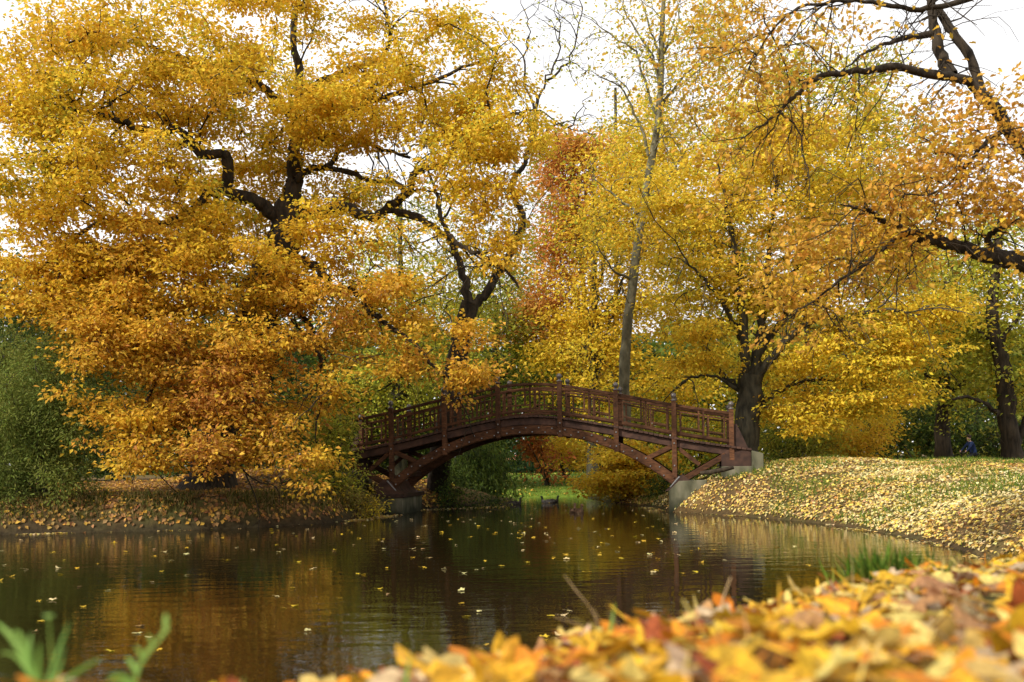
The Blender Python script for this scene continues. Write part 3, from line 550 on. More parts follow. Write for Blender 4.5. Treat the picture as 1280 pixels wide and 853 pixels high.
shrub('weeping_shrub', 'dark green weeping shrub by the water under the bridge arch', 600, 37.5, [(592, 580, 36, 24, 1.3, 60), (584, 604, 32, 18, 1.2, 50), (615, 600, 20, 20, 1.1, 36)], [DGR, GRN, OLV], [.4, .4, .2], .16, 80, (.25, .25, .2), hang=.3, narrow=.28, droop=1., stems=5)
shrub('maple_shrub', 'low golden maple spreading flat sprays over the water under the bridge', 812, 35.5, [(790, 570, 50, 22, 1.6, 60), (760, 600, 40, 18, 1.2, 44), (815, 590, 32, 28, 1.2, 50), (740, 607, 18, 8, .7, 12), (800, 612, 40, 10, .9, 24)], [YEL, (.6, .36, .03), LIME, GOLD, GRN], [.45, .2, .15, .15, .05], .13, 60, (.28, .26, .06), droop=.3, tilt=.5, stems=5, narrow=.7)
shrub('red_shrub', 'rust red shrub behind the lawn beyond the arch', 682, 47., [(668, 553, 20, 4, .8, 20), (685, 578, 4, 7, .4, 7)], [(.50, .16, .05), (.58, .22, .06), ORG], [.45, .35, .2], .2, 50, (.3, .3, .14), hang=.1)
shrub('gold_shrub', 'golden orange shrub hanging over the lawn beyond the arch', 705, 52, [(705, 558, 20, 12, 1.2, 30), (696, 573, 8, 6, .7, 10), (738, 572, 16, 14, 1.1, 22)], [GOLD, YEL, ORG, OLV], [.4, .25, .2, .15], .18, 50, (.3, .3, .12))
shrub('hedge_shrub', 'dark green hedge shrub along the top of the far lawn', 668, 62, [(665, 585, 26, 14, 1.4, 50), (645, 575, 20, 22, 1.4, 40), (715, 588, 26, 13, 1.2, 46), (690, 570, 30, 18, 1.5, 40)], [DGR, (.03, .07, .03), GRN], [.5, .3, .2], .2, 56, (.35, .35, .22))
shrub('thicket_shrub', 'mixed yellow green thicket seen through the struts at the right bridge end', 880, 42, [(860, 560, 50, 26, 1.5, 70), (920, 555, 40, 26, 1.5, 50), (800, 530, 50, 30, 1.5, 60)], [GRN, OLV, LIME, YEL, DGR], [.3, .2, .2, .15, .15], .16, 56, (.35, .35, .2))
shrub('backdrop_shrub', 'dark green thicket behind the left bridge railing', 520, 46, [(500, 560, 60, 34, 1.6, 80), (570, 530, 50, 40, 1.6, 70), (440, 560, 40, 40, 1.6, 50), (620, 520, 40, 34, 1.6, 50)], [GRN, DGR, OLV, LIME], [.35, .25, .25, .15], .18, 56, (.4, .4, .22))
shrub('lime_shrub', 'light green shrub behind the bridge end under the stout tree', 985, 35.5, [(975, 545, 30, 28, 1.2, 50), (1010, 550, 30, 22, 1.2, 40), (960, 560, 16, 16, .8, 16)], [LIME, OLV, GRN, YEL], [.4, .2, .2, .2], .12, 50, (.25, .25, .15))
shrub('amber_shrub', 'amber leaved shrub on the crest of the leafy bank', 1060, 36, [(1060, 548, 40, 22, 1.2, 54), (1100, 540, 26, 24, 1.2, 34), (1030, 560, 26, 12, .9, 20)], [GOLD, YEL, OLV, LIME], [.4, .3, .2, .1], .13, 50, (.28, .26, .12))
shrub('dark_shrub', 'shaded green undergrowth behind the trees beyond the leafy bank', 1150, 47, [(1130, 540, 50, 28, 1.5, 60), (1190, 545, 40, 24, 1.5, 46), (1240, 540, 40, 28, 1.5, 46), (1290, 545, 30, 24, 1.5, 30), (1080, 550, 40, 20, 1.5, 36)], [GRN, DGR, OLV, LIME], [.4, .25, .25, .1], .19, 50, (.4, .4, .2))
shrub('bank_shrub', 'leafy yellow green shrub on the left bank beside the bridge end', 425, 29.2, [(410, 560, 20, 36, .9, 54), (402, 602, 26, 18, .9, 46), (430, 603, 9, 14, .5, 18), (424, 545, 8, 24, .5, 18)], [GRN, LIME, OLV, YEL], [.35, .3, .2, .15], .11, 46, (.18, .18, .12))
shrub('bramble_shrub', 'low straw coloured bramble on the bank beside the concrete pier', 440, 28.6, [(450, 627, 18, 14, .5, 34), (425, 633, 24, 10, .5, 30), (470, 640, 8, 6, .3, 8)], [OLV, (.30, .24, .06), YEL, LIME, BRN], [.3, .3, .15, .15, .1], .08, 44, (.14, .14, .09), twig_r=.003, r=.02)
shrub('ivy_shrub', 'ivy and low leaves round the foot of the forked tree', 560, 33.4, [(562, 610, 12, 22, .5, 26), (575, 625, 22, 9, .5, 24), (610, 628, 26, 5, .4, 20)], [GRN, DGR, OLV, (.3, .26, .1)], [.4, .3, .2, .1], .09, 44, (.15, .15, .12), twig_r=.003, r=.02)
shrub('waterside_shrub', 'small dark shrub at the foot of the right abutment', 830, 33, [(832, 612, 14, 20, .5, 26), (840, 626, 10, 8, .4, 10)], [DGR, GRN, OLV, BRN], [.4, .3, .2, .1], .1, 44, (.16, .16, .12), twig_r=.003, r=.02)

# ------------------------------------------------------------------ the footbridge
TH = math.radians(10); U = np.array((math.cos(TH), -math.sin(TH), 0)); Wd = np.array((math.sin(TH), math.cos(TH), 0)); ZU = np.array((0, 0, 1.))
BC = np.array((.54, 30., 0.)); BW = 1.9
DK = np.array([(-7, 1.74), (-5.92, 1.90), (-4.28, 2.19), (-2.6, 2.55), (-.93, 2.86), (0, 2.925), (.93, 2.86), (2.6, 2.55), (4.28, 2.19), (5.92, 1.90), (7, 1.74)])
_dense = smooth_line(DK, 12)
def D(s): return float(np.interp(s, _dense[:, 0], _dense[:, 1]))
def bp(s, wv, z): return BC+U*s+Wd*wv+ZU*z
bridge = empty('footbridge', tuple(BC)); tag(bridge, 'arched red brown timber footbridge with lattice railings over the pond', 'bridge')
def sweep(name, pts, wd, ht, mat, parent, side=Wd):
    """rectangular bar swept along pts: wd across the bridge, ht perpendicular to the path"""
    pts = np.asarray(pts); d = np.gradient(pts, axis=0); d /= np.linalg.norm(d, axis=1)[:, None]
    nn = np.cross(side, d); nn /= np.linalg.norm(nn, axis=1)[:, None]; nn *= np.sign(nn[:, 2:3]+1e-9)
    c = .12*min(wd, ht)
    sec = [(-wd/2, -ht/2+c), (-wd/2+c, -ht/2), (wd/2-c, -ht/2), (wd/2, -ht/2+c), (wd/2, ht/2-c), (wd/2-c, ht/2), (-wd/2+c, ht/2), (-wd/2, ht/2-c)]
    V = []; Fs = []
    for p, n in zip(pts, nn):
        for a, b in sec: V.append(p+side*a+n*b)
    m = len(sec)
    for i in range(len(pts)-1):
        for k in range(m): Fs.append((i*m+k, i*m+(k+1) % m, (i+1)*m+(k+1) % m, (i+1)*m+k))
    Fs.append(tuple(range(m))[::-1]); Fs.append(tuple((len(pts)-1)*m+k for k in range(m)))
    return obj(name, py_mesh(name, V, Fs, mat), parent)
def upright(name, s, wv, z0, z1, wd, mat, parent):
    a = bp(s, wv, 0); V = []
    for z in (z0, z1):
        for du, dw in ((-1, -1), (1, -1), (1, 1), (-1, 1)): V.append(a+U*du*wd/2+Wd*dw*wd/2+ZU*z)
    return obj(name, py_mesh(name, V, BOXF, mat), parent)
def lathe(name, prof, c, mat, parent, n=10):
    V = []; Fs = []
    for r, z in prof:
        for k in range(n): V.append((c[0]+r*math.cos(k*2*math.pi/n), c[1]+r*math.sin(k*2*math.pi/n), c[2]+z))
    for i in range(len(prof)-1):
        for k in range(n): Fs.append((i*n+k, i*n+(k+1) % n, (i+1)*n+(k+1) % n, (i+1)*n+k))
    Fs.append(tuple(range(n))[::-1]); Fs.append(tuple((len(prof)-1)*n+k for k in range(n)))
    return obj(name, py_mesh(name, V, Fs, mat, True), parent)
POSTS = [-5.92, -4.28, -2.6, -.935, .935, 2.6, 4.28, 5.92]
AR, AZ = 6.53, 2.49
def arch_z(s): return AZ-(AR-math.sqrt(AR*AR-s*s))
def sub(o, parent):      # re-parent onto a part that has no own transform
    o.parent = parent; o.matrix_parent_inverse = Matrix.Identity(4)
for side, wv in ((0, 0.), (1, BW)):
    ss = np.linspace(-4.36, 4.36, 33)
    arch = sweep('arch_beam', [bp(s, wv+(.02 if side == 0 else -.02), arch_z(s)) for s in ss], .20, .27, M_wood, bridge)
    # bolts in two staggered rows
    bw = wv-.09 if side == 0 else wv+.09; sg = -1 if side == 0 else 1
    bolt_me = None
    for k, s in enumerate(np.linspace(-4.2, 4.2, 44)):
        sl = -s/math.sqrt(AR*AR-s*s); nrm = np.array((-sl, 1.))/math.hypot(sl, 1); off = .065 if k % 2 else -.065
        c = bp(s+nrm[0]*off, bw, arch_z(s)+nrm[1]*off)
        V = []
        for rr, dd in ((.024, 0), (.024, .012), (.014, .02)):
            for q in range(6): V.append(U*rr*math.cos(q*math.pi/3)+ZU*rr*math.sin(q*math.pi/3)+Wd*sg*dd)
        if bolt_me is None:
            Fs = [(i*6+q, i*6+(q+1) % 6, i*6+6+(q+1) % 6, i*6+6+q) for i in range(2) for q in range(6)]+[(12, 13, 14, 15, 16, 17)]
            bolt_me = py_mesh('bolt', V, Fs, M_steel)
        bo = link(bpy.data.objects.new('bolt', bolt_me)); bo.parent = arch
        bo.location = Vector(c)-Vector(BC)*0; bo.matrix_parent_inverse = (arch.matrix_parent_inverse @ Matrix.Identity(4)).inverted() if False else Matrix.Identity(4)
        bo['_w'] = 1
    ss = np.linspace(-6.4, 6.4, 49)
    sweep('deck_beam', [bp(s, wv+(.03 if side == 0 else -.03), D(s)-.185) for s in ss], .14, .22, M_wooddk, bridge)
    ss = np.linspace(-5.98, 5.98, 45)
    sweep('top_rail', [bp(s, wv, D(s)+.93) for s in ss], .10, .085, M_wood, bridge)
    sweep('middle_rail', [bp(s, wv, D(s)+.755) for s in ss], .05, .05, M_wood, bridge)
    sweep('bottom_rail', [bp(s, wv, D(s)+.13) for s in ss], .07, .085, M_wood, bridge)
    for k in range(7):
        s0, s1 = POSTS[k]+.06, POSTS[k+1]-.06; f = lambda q: s0+(s1-s0)*q
        if k > 3: g = lambda q: f(q)
        for q, za, zb in ((.08, .16, .74), (.43, .30, .895), (.52, .16, .895), (.61, .16, .74), (.91, .16, .895)):
            s = f(q); upright('baluster', s, wv, D(s)+za, D(s)+zb, .05, M_wood, bridge)
        for qa, qb, h in ((.09, .51, .31), (.62, .90, .31)):
            sweep('lattice_bar', [bp(f(q), wv, D(f(q))+h) for q in np.linspace(qa, qb, 4)], .04, .045, M_wood, bridge)
    for k, s in enumerate(POSTS):
        a = abs(s); zb = arch_z(s)-.17 if a < 3 else (1.0 if a < 5 else D(s)-.42)
        po = upright('post', s, wv+(-.075 if side == 0 else .075)*(1 if a < 5 else .6), zb, D(s)+1.05, .135, M_wood, bridge)
        c = bp(s, wv+(-.075 if side == 0 else .075)*(1 if a < 5 else .6), D(s)+1.05)
        fi = lathe('finial', [(.085, 0), (.085, .025), (.045, .045), (.035, .07), (.06, .09), (.082, .13), (.08, .175), (.055, .215), (.02, .235)], c, M_iron, None)
        fi.parent = po; fi['_w'] = 1
        if a < 5:
            for zz in ((D(s)-.19), (arch_z(s) if a < 3 else 1.35)):
                bo = link(bpy.data.objects.new('bolt', bolt_me)); bo.parent = po; bo.location = Vector(bp(s, wv+(-.143 if side == 0 else .143), zz)); bo['_w'] = 1
    for sg in (-1, 1):
        # raking struts from the springing to the deck ends and short braces
        sweep('strut', [bp(sg*4.5, wv, .92), bp(sg*5.75, wv, D(5.75)-.30)], .14, .17, M_wood, bridge)
        sweep('brace', [bp(sg*4.2, wv, D(4.2)-.30), bp(sg*3.42, wv, arch_z(3.42)+.02)], .11, .14, M_wood, bridge)
        sweep('brace', [bp(sg*4.40, wv, D(4.4)-.32), bp(sg*5.0, wv, 1.36)], .10, .12, M_wood, bridge)
        # end brackets propping the last posts
        V = []
        for dw in (-.05, .05):
            for s, z in ((5.99, D(5.9)+.62), (6.07, D(5.9)+.62), (6.38, D(6.38)), (5.99, D(6.))): V.append(bp(sg*s, wv+dw, z))
        obj('end_bracket', py_mesh('end_bracket', V, BOXF, M_wooddk), bridge)
        V = []
        for dw in (-.11, .11):
            for s, z in ((5.62, 1.30), (6.46, 1.30), (6.46, D(6.46)-.02), (5.62, D(5.62)-.31)): V.append(bp(sg*s, wv+dw*(1.0 if sg > 0 else 1.02), z))
        if True: obj('end_block', py_mesh('end_block', [v for v in V], BOXF, M_wooddk), bridge)
# deck planks, one by one
s = -6.38; pk = None
while s < 6.42:
    c = bp(s, BW/2, D(s)-.035); sl = (D(s+.05)-D(s-.05))/.1; L = BW+.30
    if pk is None:
        V = []
        for z in (-.03, .03):
            for du, dw in ((-1, -1), (1, -1), (1, 1), (-1, 1)): V.append((du*.068, dw*L/2, z))
        pk = py_mesh('deck_plank', V, BOXF, M_wooddk)
    o = link(bpy.data.objects.new('deck_plank', pk)); o.parent = bridge
    o.matrix_parent_inverse = Matrix.Translation(-Vector(BC))
    o.location = Vector(c)+Vector((Wd*random.uniform(-.018, .018)))+Vector((0, 0, random.uniform(-.003, .003)))
    o.rotation_euler = (Matrix.Rotation(-TH, 4, 'Z') @ Matrix.Rotation(-math.atan(sl), 4, 'Y')).to_euler()
    s += .147
# cross beams under the deck tie the two sides together
for s in (-5.2, -4.28, -3.4, -2.6, -1.7, -.935, 0, .935, 1.7, 2.6, 3.4, 4.28, 5.2):
    sweep('cross_beam', [bp(s, .16, D(s)-.20), bp(s, BW-.16, D(s)-.20)], .14, .16, M_wooddk, bridge, U)
for s in (-3.9, -2.6, -.93, .93, 2.6, 3.9):
    sweep('cross_beam', [bp(s, .14, arch_z(s)), bp(s, BW-.14, arch_z(s))], .12, .14, M_wooddk, bridge, U)
# springing shoes, pier and abutments
def prism(name, prof, w0, w1, mat, parent):
    n = len(prof); V = [bp(a, w0, z) for a, z in prof]+[bp(a, w1, z) for a, z in prof]
    Fs = [tuple(range(n)), tuple(range(2*n-1, n-1, -1))]+[(i, i+n, (i+1) % n+n, (i+1) % n) for i in range(n)]
    me = py_mesh(name, V, Fs, mat); b = bmesh.new(); b.from_mesh(me); bmesh.ops.recalc_face_normals(b, faces=b.faces)
    bmesh.ops.bevel(b, geom=b.edges[:], offset=.012, segments=1, affect='EDGES'); b.to_mesh(me); b.free()
    return obj(name, me, parent)
for sg in (-1, 1):
    prism('springing_block', [(sg*a, z) for a, z in ((3.98, .60), (4.72, .60), (4.86, .80), (4.52, 1.08), (4.30, .98), (4.14, .70))], -.16, BW+.16, M_wooddk, bridge)
    prism('shoe_plate', [(sg*a, z) for a, z in ((4.12, .72), (4.16, .715), (4.44, 1.02), (4.40, 1.045))], -.172, -.15, M_steel, bridge)
prism('pier', [(-3.93, -.6), (-3.93, .60), (-4.78, .60), (-4.78, -.6)], -.2, BW+.2, M_conc, bridge)
prism('pier_cap', [(-3.86, .50), (-3.86, .62), (-4.86, .62), (-4.86, .50)], -.26, BW+.26, M_wooddk, bridge)
prism('abutment', [(4.10, -.5), (4.10, .62), (4.40, .90), (5.2, .92), (5.2, -.5)], -.2, BW+.2, M_conc, bridge)
prism('abutment', [(5.62, .7), (5.62, 1.30), (6.47, 1.30), (6.47, D(6.5)-.06), (6.8, 1.66), (6.8, .7)], -.16, BW+.16, M_conc, bridge)
prism('abutment', [(-5.62, .5), (-5.62, 1.30), (-6.47, 1.30), (-6.47, 1.6), (-7.0, 1.56), (-7.0, .5)], -.16, BW+.16, M_conc, bridge)
# children of parts were given world coordinates: undo the bridge offset for them
for o in list(bpy.data.objects):
    if o.get('_w'):
        o.matrix_parent_inverse = Matrix.Identity(4); del o['_w']
lg = Tubes(); a = bp(5.0, -.5, 1.12); lg.add([a, a+U*.3+ZU*.03, a+U*.65+ZU*.09, a+U*.95+ZU*.16], [.05, .075, .07, .05], 8, .08)
tag(obj('log', lg.mesh('log', M_oakbark)), 'dark fallen log lying on the right concrete abutment', 'log')

# ------------------------------------------------------------------ leaf litter, grass
def scatter(n, xr, yr, keep, size, cols, wts, name, label, lift=.012, tilt=.35, cat='leaf litter', nclump=None, mat=None, lobed=False):
    x = rng.uniform(*xr, n); y = rng.uniform(*yr, n); sd = sdist(x, y); k = keep(x, y, sd); x, y, sd = x[k], y[k], sd[k]
    z = Hg(x, y)+rng.random(len(x))*.03+lift; C = np.stack([x, y, z], -1); m = len(x)
    L = size*rng.uniform(.6, 1.3, m); e_ = .12; gxx = (Hg(x+e_, y)-Hg(x-e_, y))/(2*e_); gyy = (Hg(x, y+e_)-Hg(x, y-e_))/(2*e_)
    ax = rng.normal(0, 1, (m, 3))*np.array((1, 1, .2)); ax[:, 2] += ax[:, 0]*gxx+ax[:, 1]*gyy; nr = np.stack([-gxx, -gyy, np.ones(m)], -1)+rng.normal(0, tilt, (m, 3))
    V, fl, sz, vp = leaf_geo(C, L, L*rng.uniform(.6, .95, m), ax, nr, .2, lobed)
    t = vnoise(C*np.array((.5, .5, 0))+np.array((3, 1, 0)), 41)*.5+rng.random(m)*.7-.1
    cl = pick_colors(m, cols, wts, t)
    o = obj(name, mesh_from(name, V, fl, sz, mat or M_litter, np.repeat(cl, vp, 0))); tag(o, label, cat, kind='stuff'); return o
lit = [(.80, .68, .34), (.70, .56, .24), (.74, .56, .12), (.62, .42, .14), (.55, .30, .07), (.34, .20, .09), BRN]
near = lambda x, y: np.hypot(x, y)
scatter(170000, (3, 26), (12, 36), lambda x, y, sd: (sd > .05) & (rng.random(len(x)) < np.clip(vnoise(np.stack([x*.6, y*.6, 0*x], -1), 51)*.9+vnoise(np.stack([x*2.3, y*2.3, 0*x], -1), 52)*1.1-.2, .3, 1)) & (y+(-.2)*x > 8), .08, lit, [.24, .2, .18, .14, .08, .1, .06], 'leaf_litter', 'carpet of pale yellow fallen leaves covering the sloping right bank', lift=.03)
scatter(42000, (-20, -2), (22, 36), lambda x, y, sd: (sd > .05), .115, [(.40, .22, .08), ORG, BRN, (.42, .24, .06), YEL], [.3, .15, .25, .2, .1], 'leaf_litter', 'brown fallen leaves strewn under the great oak on the left bank', lift=.03)
scatter(5000, (-10, 14), (41, 62), lambda x, y, sd: (sd > .2) & (rng.random(len(x)) < .5), .12, [YEL, PALE, ORG, BRN], [.3, .3, .2, .2], 'leaf_litter', 'thin scatter of yellow leaves on the far lawn')
def grass(n, xr, yr, keep, hgt, name, label, cols, wts, wid=.012):
    x = rng.uniform(*xr, n); y = rng.uniform(*yr, n); sd = sdist(x, y); k = keep(x, y, sd); x, y, sd = x[k], y[k], sd[k]
    C = np.stack([x, y, Hg(x, y)-.01], -1); m = len(x); L = hgt*rng.uniform(.5, 1.3, m)
    ax = rng.normal(0, .45, (m, 3)); ax[:, 2] = 1; V, fl, sz, vp = leaf_geo(C, L, np.full(m, wid), ax, rng.normal(0, 1, (m, 3)), .1)
    o = obj(name, mesh_from(name, V, fl, sz, M_grass, np.repeat(pick_colors(m, cols, wts), vp, 0))); tag(o, label, 'grass', kind='stuff'); return o
patch = lambda x, y, f, th, seed: vnoise(np.stack([x*f, y*f, 0*x], -1), seed) > th
GG = [(.10, .19, .02), (.16, .25, .03), (.22, .24, .04)]
grass(60000, (4, 22), (14, 34), lambda x, y, sd: (sd > .05) & patch(x, y, 1.1, .6, 61), .17, 'grass', 'thin green grass between the leaves on the right bank', GG, [.4, .35, .25], .014)
grass(40000, (-9, 14), (41, 64), lambda x, y, sd: sd > .15, .07, 'grass', 'short bright green grass of the far lawn', GG, [.4, .4, .2], .03)
grass(120000, (-22, -2), (21.5, 33), lambda x, y, sd: (sd > .12) & (sd < 1.1) & patch(x, y, 1.3, .30, 62), .24, 'grass', 'rough grass along the edge of the left bank', [(.08, .10, .02), (.16, .15, .035), (.30, .22, .08)], [.3, .35, .35], .014)

# drift of leaves along the left waterline
def raft():
    a = []
    for _ in range(15000):
        k = rng.integers(2, 13) if rng.random() < .6 else rng.integers(20, 30); p = pond[k]+(pond[k+1]-pond[k])*rng.random(); a.append(p)
    a = np.array(a)+rng.normal(0, .35, (len(a), 2)); sd = sdist(a[:, 0], a[:, 1]); q3 = np.concatenate([a*.6, 0*a[:, :1]], 1)
    wd = .02+1.5*np.clip(vnoise(q3, 81)-.35, 0, 1)**1.3+.6*(np.abs(a[:, 0]+2) < 2.5); kk = rng.random(len(a)) < np.clip(vnoise(q3*3, 82)*1.5-.35, 0.05, 1); a = a[kk]; sd = sd[kk]; wd = wd[kk]
    a = a[(sd < -.0) & (sd > -wd)]; m = len(a); C = np.concatenate([a, np.full((m, 1), .006)+rng.random((m, 1))*.012], 1); L = rng.uniform(.06, .12, m)
    V, fl, sz, vp = leaf_geo(C, L, L*.8, rng.normal(0, 1, (m, 3))*np.array((1, 1, .05)), np.array((0, 0, 1.))+rng.normal(0, .12, (m, 3)), .1)
    o = obj('leaf_drift', mesh_from('leaf_drift', V, fl, sz, M_litter, np.repeat(pick_colors(m, lit, [.2, .2, .2, .15, .1, .1, .05]), vp, 0)))
    tag(o, 'patchy drift of floating leaves caught along the waterline', 'leaf litter', kind='stuff')
raft()

# ------------------------------------------------------------------ single fallen leaves
def maple_leaf_mesh(seed, curl, lobes=5):
    r = random.Random(seed); pts = []
    # outline: petiole base, five pointed lobes with notches
    tips = [(-118, .55), (-62, .85), (0, 1.05), (62, .85), (118, .55)] if lobes == 5 else [(-75, .6), (0, 1.05), (75, .6)]
    out = [(180, .18)]
    for k, (a, L) in enumerate(tips):
        a += r.uniform(-6, 6); L *= r.uniform(.88, 1.08)
        out += [(a-21, L*.70), (a-10, L*.84), (a, L), (a+10, L*.82), (a+21, L*.68)]
        if k < len(tips)-1: out.append(((a+tips[k+1][0])/2, .50*r.uniform(.85, 1.1)))
    V = [(0, 0, 0)]; n = len(out)
    for ring in (.5, 1.):
        for a, L in out:
            x = math.sin(math.radians(a))*L*.5*ring; y = (math.cos(math.radians(a))*L)*.5*ring
            V.append((x, y, 0))
    c1, c2, ph = r.uniform(-.9, .5)*curl, r.uniform(-.9, .4)*curl, r.uniform(0, 6)
    V2 = []
    for x, y, z in V:
        d = math.hypot(x, y); an = math.atan2(x, y)
        z = c1*x*x*1.6+c2*y*y*1.2+.10*curl*d*math.sin(an*5+ph)+.25*curl*d*d*math.sin(an*2+ph)
        V2.append((x, y, z))
    Fs = [(0, 1+k, 1+(k+1) % n) for k in range(n)]+[(1+k, 1+n+k, 1+n+(k+1) % n, 1+(k+1) % n) for k in range(n)]
    # petiole
    b = len(V2); V2 += [(-.012, -.06, 0), (.012, -.06, 0), (.016, -.62, .05*curl+.02), (-.002, -.62, .05*curl+.03)]; Fs.append((b, b+1, b+2, b+3))
    return py_mesh('leaf', V2, [f[::-1] for f in Fs], M_fleaf, True)
LV = [maple_leaf_mesh(k, c, l) for k, (c, l) in enumerate([(.5, 5), (1., 5), (1.5, 5), (.9, 3), (2.2, 5), (1.3, 3), (1.8, 5), (.25, 5)])]
LC = {'golden yellow': (.72, .42, .03), 'pale yellow': (.74, .58, .16), 'orange': (.68, .25, .02), 'tan brown': (.42, .22, .09), 'russet': (.33, .085, .025), 'beige': (.55, .40, .24)}
def put_leaf(name, me, loc, size, rot, col):
    o = link(bpy.data.objects.new(name, me)); o.location = loc; o.scale = (size,)*3; o.rotation_euler = rot
    k = random.uniform(.82, 1.15); o.color = (min(.9, col[0]*k*random.uniform(.95, 1.05)), min(.9, col[1]*k*random.uniform(.88, 1.1)), col[2]*k, 1); return o
# near bank: where the leaves lie
cand = []
while len(cand) < 4600:
    y = 1.0+rng.random()**1.3*9.0; x = rng.uniform(-.75, .75)*y+.25*y
    if abs(x)/y > .62: continue
    cand.append((x, y))
cand = np.array(cand); sdn = sdist(cand[:, 0], cand[:, 1]); Hn = H(cand[:, 0], cand[:, 1], sdn)
px = 640+cand[:, 0]/cand[:, 1]*F
bare = (cand[:, 0] < -.28*cand[:, 1]) & (rng.random(len(cand)) < .55)
ok = (sdn > .25) & ~bare; cand = cand[ok]; Hn = Hn[ok]; sdn = sdn[ok]
layer = rng.random(len(cand))
pile = .07*np.clip(sdn/1.0, 0, 1)
zc = Hn+.01+layer*pile+.035*vnoise(np.concatenate([cand*3, 0*cand[:, :1]], 1), 71)
# the ones that show largest: top of the pile and close to the lens, in view
vis = (np.abs(cand[:, 0]/cand[:, 1]) < .56) & ((CAMH-zc)/cand[:, 1] < .25)
score = np.where(vis, layer*.5+1.3/cand[:, 1], -1); top = np.argsort(-score)[:290]; istop = np.zeros(len(cand), bool); istop[top] = True
names = list(LC); wl = [.33, .17, .22, .12, .07, .09]
V_, F_, S_, C_, nb = [], [], [], [], 0
for i, (x, y) in enumerate(cand):
    col = random.choices(names, wl)[0]; size = random.uniform(.105, .19); li = random.randrange(8); me = LV[li]
    stand = random.random() < .10 and not istop[i]
    rot = Matrix.Rotation(random.uniform(0, 6.28), 3, 'Z') @ Matrix.Rotation(random.gauss(0, .6 if stand else .22), 3, 'X') @ Matrix.Rotation(random.gauss(0, .3), 3, 'Y')
    if random.random() < .35: rot = rot @ Matrix.Rotation(math.pi, 3, 'X')
    z = zc[i]+(.02 if stand else 0)+(.012 if istop[i] else 0)
    if istop[i]:
        o = put_leaf('fallen_leaf', me, (x, y, z), size, rot.to_euler(), LC[col])
        tag(o, f'{"large" if size > .162 else "medium" if size > .132 else "small"} {["flat five lobed", "gently curled", "curled five lobed", "flat three lobed", "tightly curled", "curled three lobed", "strongly curled", "very flat"][li]} {col} leaf in the carpet on the near bank', 'leaf', f'{col} leaves on the near bank')
    else:
        v = np.empty(len(me.vertices)*3); me.vertices.foreach_get('co', v); v = v.reshape(-1, 3)*size
        V_.append(v @ np.array(rot).T+np.array((x, y, z)))
        for p in me.polygons: F_.extend([q+nb for q in p.vertices]); S_.append(len(p.vertices))
        C_.append(np.tile(np.array(LC[col])*random.uniform(.8, 1.12), (len(v), 1))); nb += len(v)
o = obj('leaf_carpet', mesh_from('leaf_carpet', np.concatenate(V_), F_, S_, M_carpet, np.concatenate(C_), True))
tag(o, 'deep carpet of mixed orange and yellow leaves beneath the loose ones on the near bank', 'leaf litter', kind='stuff')

# floating leaves on the pond
fl_n = 0; tries = 0
while fl_n < 298 and tries < 20000:
    tries += 1
    px_ = random.uniform(-10, 1200); py_ = 626+random.random()**1.9*190
    g = G(px_, py_)
    if float(sdist(np.array([g[0]]), np.array([g[1]]))[0]) > -.25: continue
    dens = .38+.62*math.exp(-((px_-640)/260)**2-((py_-655)/50)**2)
    if py_ > 720: dens *= .35
    if px_ > 900: dens *= .45
    if random.random() > dens: continue
    cn = random.choices(['yellow', 'pale', 'brown'], [.5, .38, .12])[0]; col = {'yellow': (.66, .44, .03), 'pale': (.70, .58, .26), 'brown': (.36, .22, .09)}[cn]
    o = put_leaf('floating_leaf', random.choice(LV[:3]+LV[-1:]), (g[0], g[1], .012), fsz := random.uniform(.08, .155), (random.gauss(0, .10), random.gauss(0, .10), random.uniform(0, 6.28)), col)
    tag(o, f'{"larger" if fsz > .105 else "small"} {cn} leaf floating alone on the dark pond', 'leaf', f'{cn} leaves floating on the pond'); fl_n += 1

# ------------------------------------------------------------------ grasses and weeds at the near edge
M_stem = noisy('weed_stem', (.12, .22, .03), (.26, .36, .06), 20, .6, .1); M_dry = noisy('dry_stalk', (.30, .20, .09), (.48, .34, .18), 15, .8, .2)
M_lgreen = noisy('weed_leaf', (.11, .23, .035), (.23, .37, .08), 12, .5, .2)
def blade_mesh(name, p0, p1, p2, wd, mat, n=8):
    V = []; Fs = []; p0, p1, p2 = map(np.array, (p0, p1, p2))
    for i in range(n+1):
        t = i/n; p = (1-t)**2*p0+2*t*(1-t)*p1+t*t*p2; d = 2*(1-t)*(p1-p0)+2*t*(p2-p1)
        s = np.cross(d, (0, 1., .25)); s /= np.linalg.norm(s)+1e-9; wv = wd*(math.sin(math.pi*min(1, .18+t*.82))**.7)
        V += [p-s*wv+np.array((0, .25*wv, 0)), p, p+s*wv+np.array((0, .25*wv, 0))]
    for i in range(n):
        for k in (0, 1): Fs.append((3*i+k, 3*i+k+1, 3*i+4+k, 3*i+3+k))
    return py_mesh(name, V, Fs, mat, True)
def tuft(name, label, base, specs, mat, cat='grass', group=None):
    r = empty(name, tuple(base)); tag(r, label, cat, group)
    for (tx, tz, ty, cx, cz, wd) in specs:
        obj('blade', blade_mesh('blade', base, base+np.array((cx, ty*.5, cz)), base+np.array((tx, ty, tz)), wd, mat), r)
    return r
def gb(x, y): return np.array((x, y, float(H(np.array([x]), np.array([y]))[0])))
b = P(50, 880, 1.55)
tuft('grass_tuft', 'broad bright green grass blades among leaves at the pond edge', b, [(.04, .125, .02, .02, .07, .0032), (-.045, .10, .0, -.03, .15, .0045), (-.075, .075, .02, -.03, .09, .0032), (.012, .10, -.02, .0, .06, .004), (.03, .085, .02, .03, .05, .0032), (-.10, .13, .03, -.04, .12, .005), (.10, .07, .0, .05, .05, .004), (-.02, .11, .02, -.03, .06, .005)], M_lgreen)
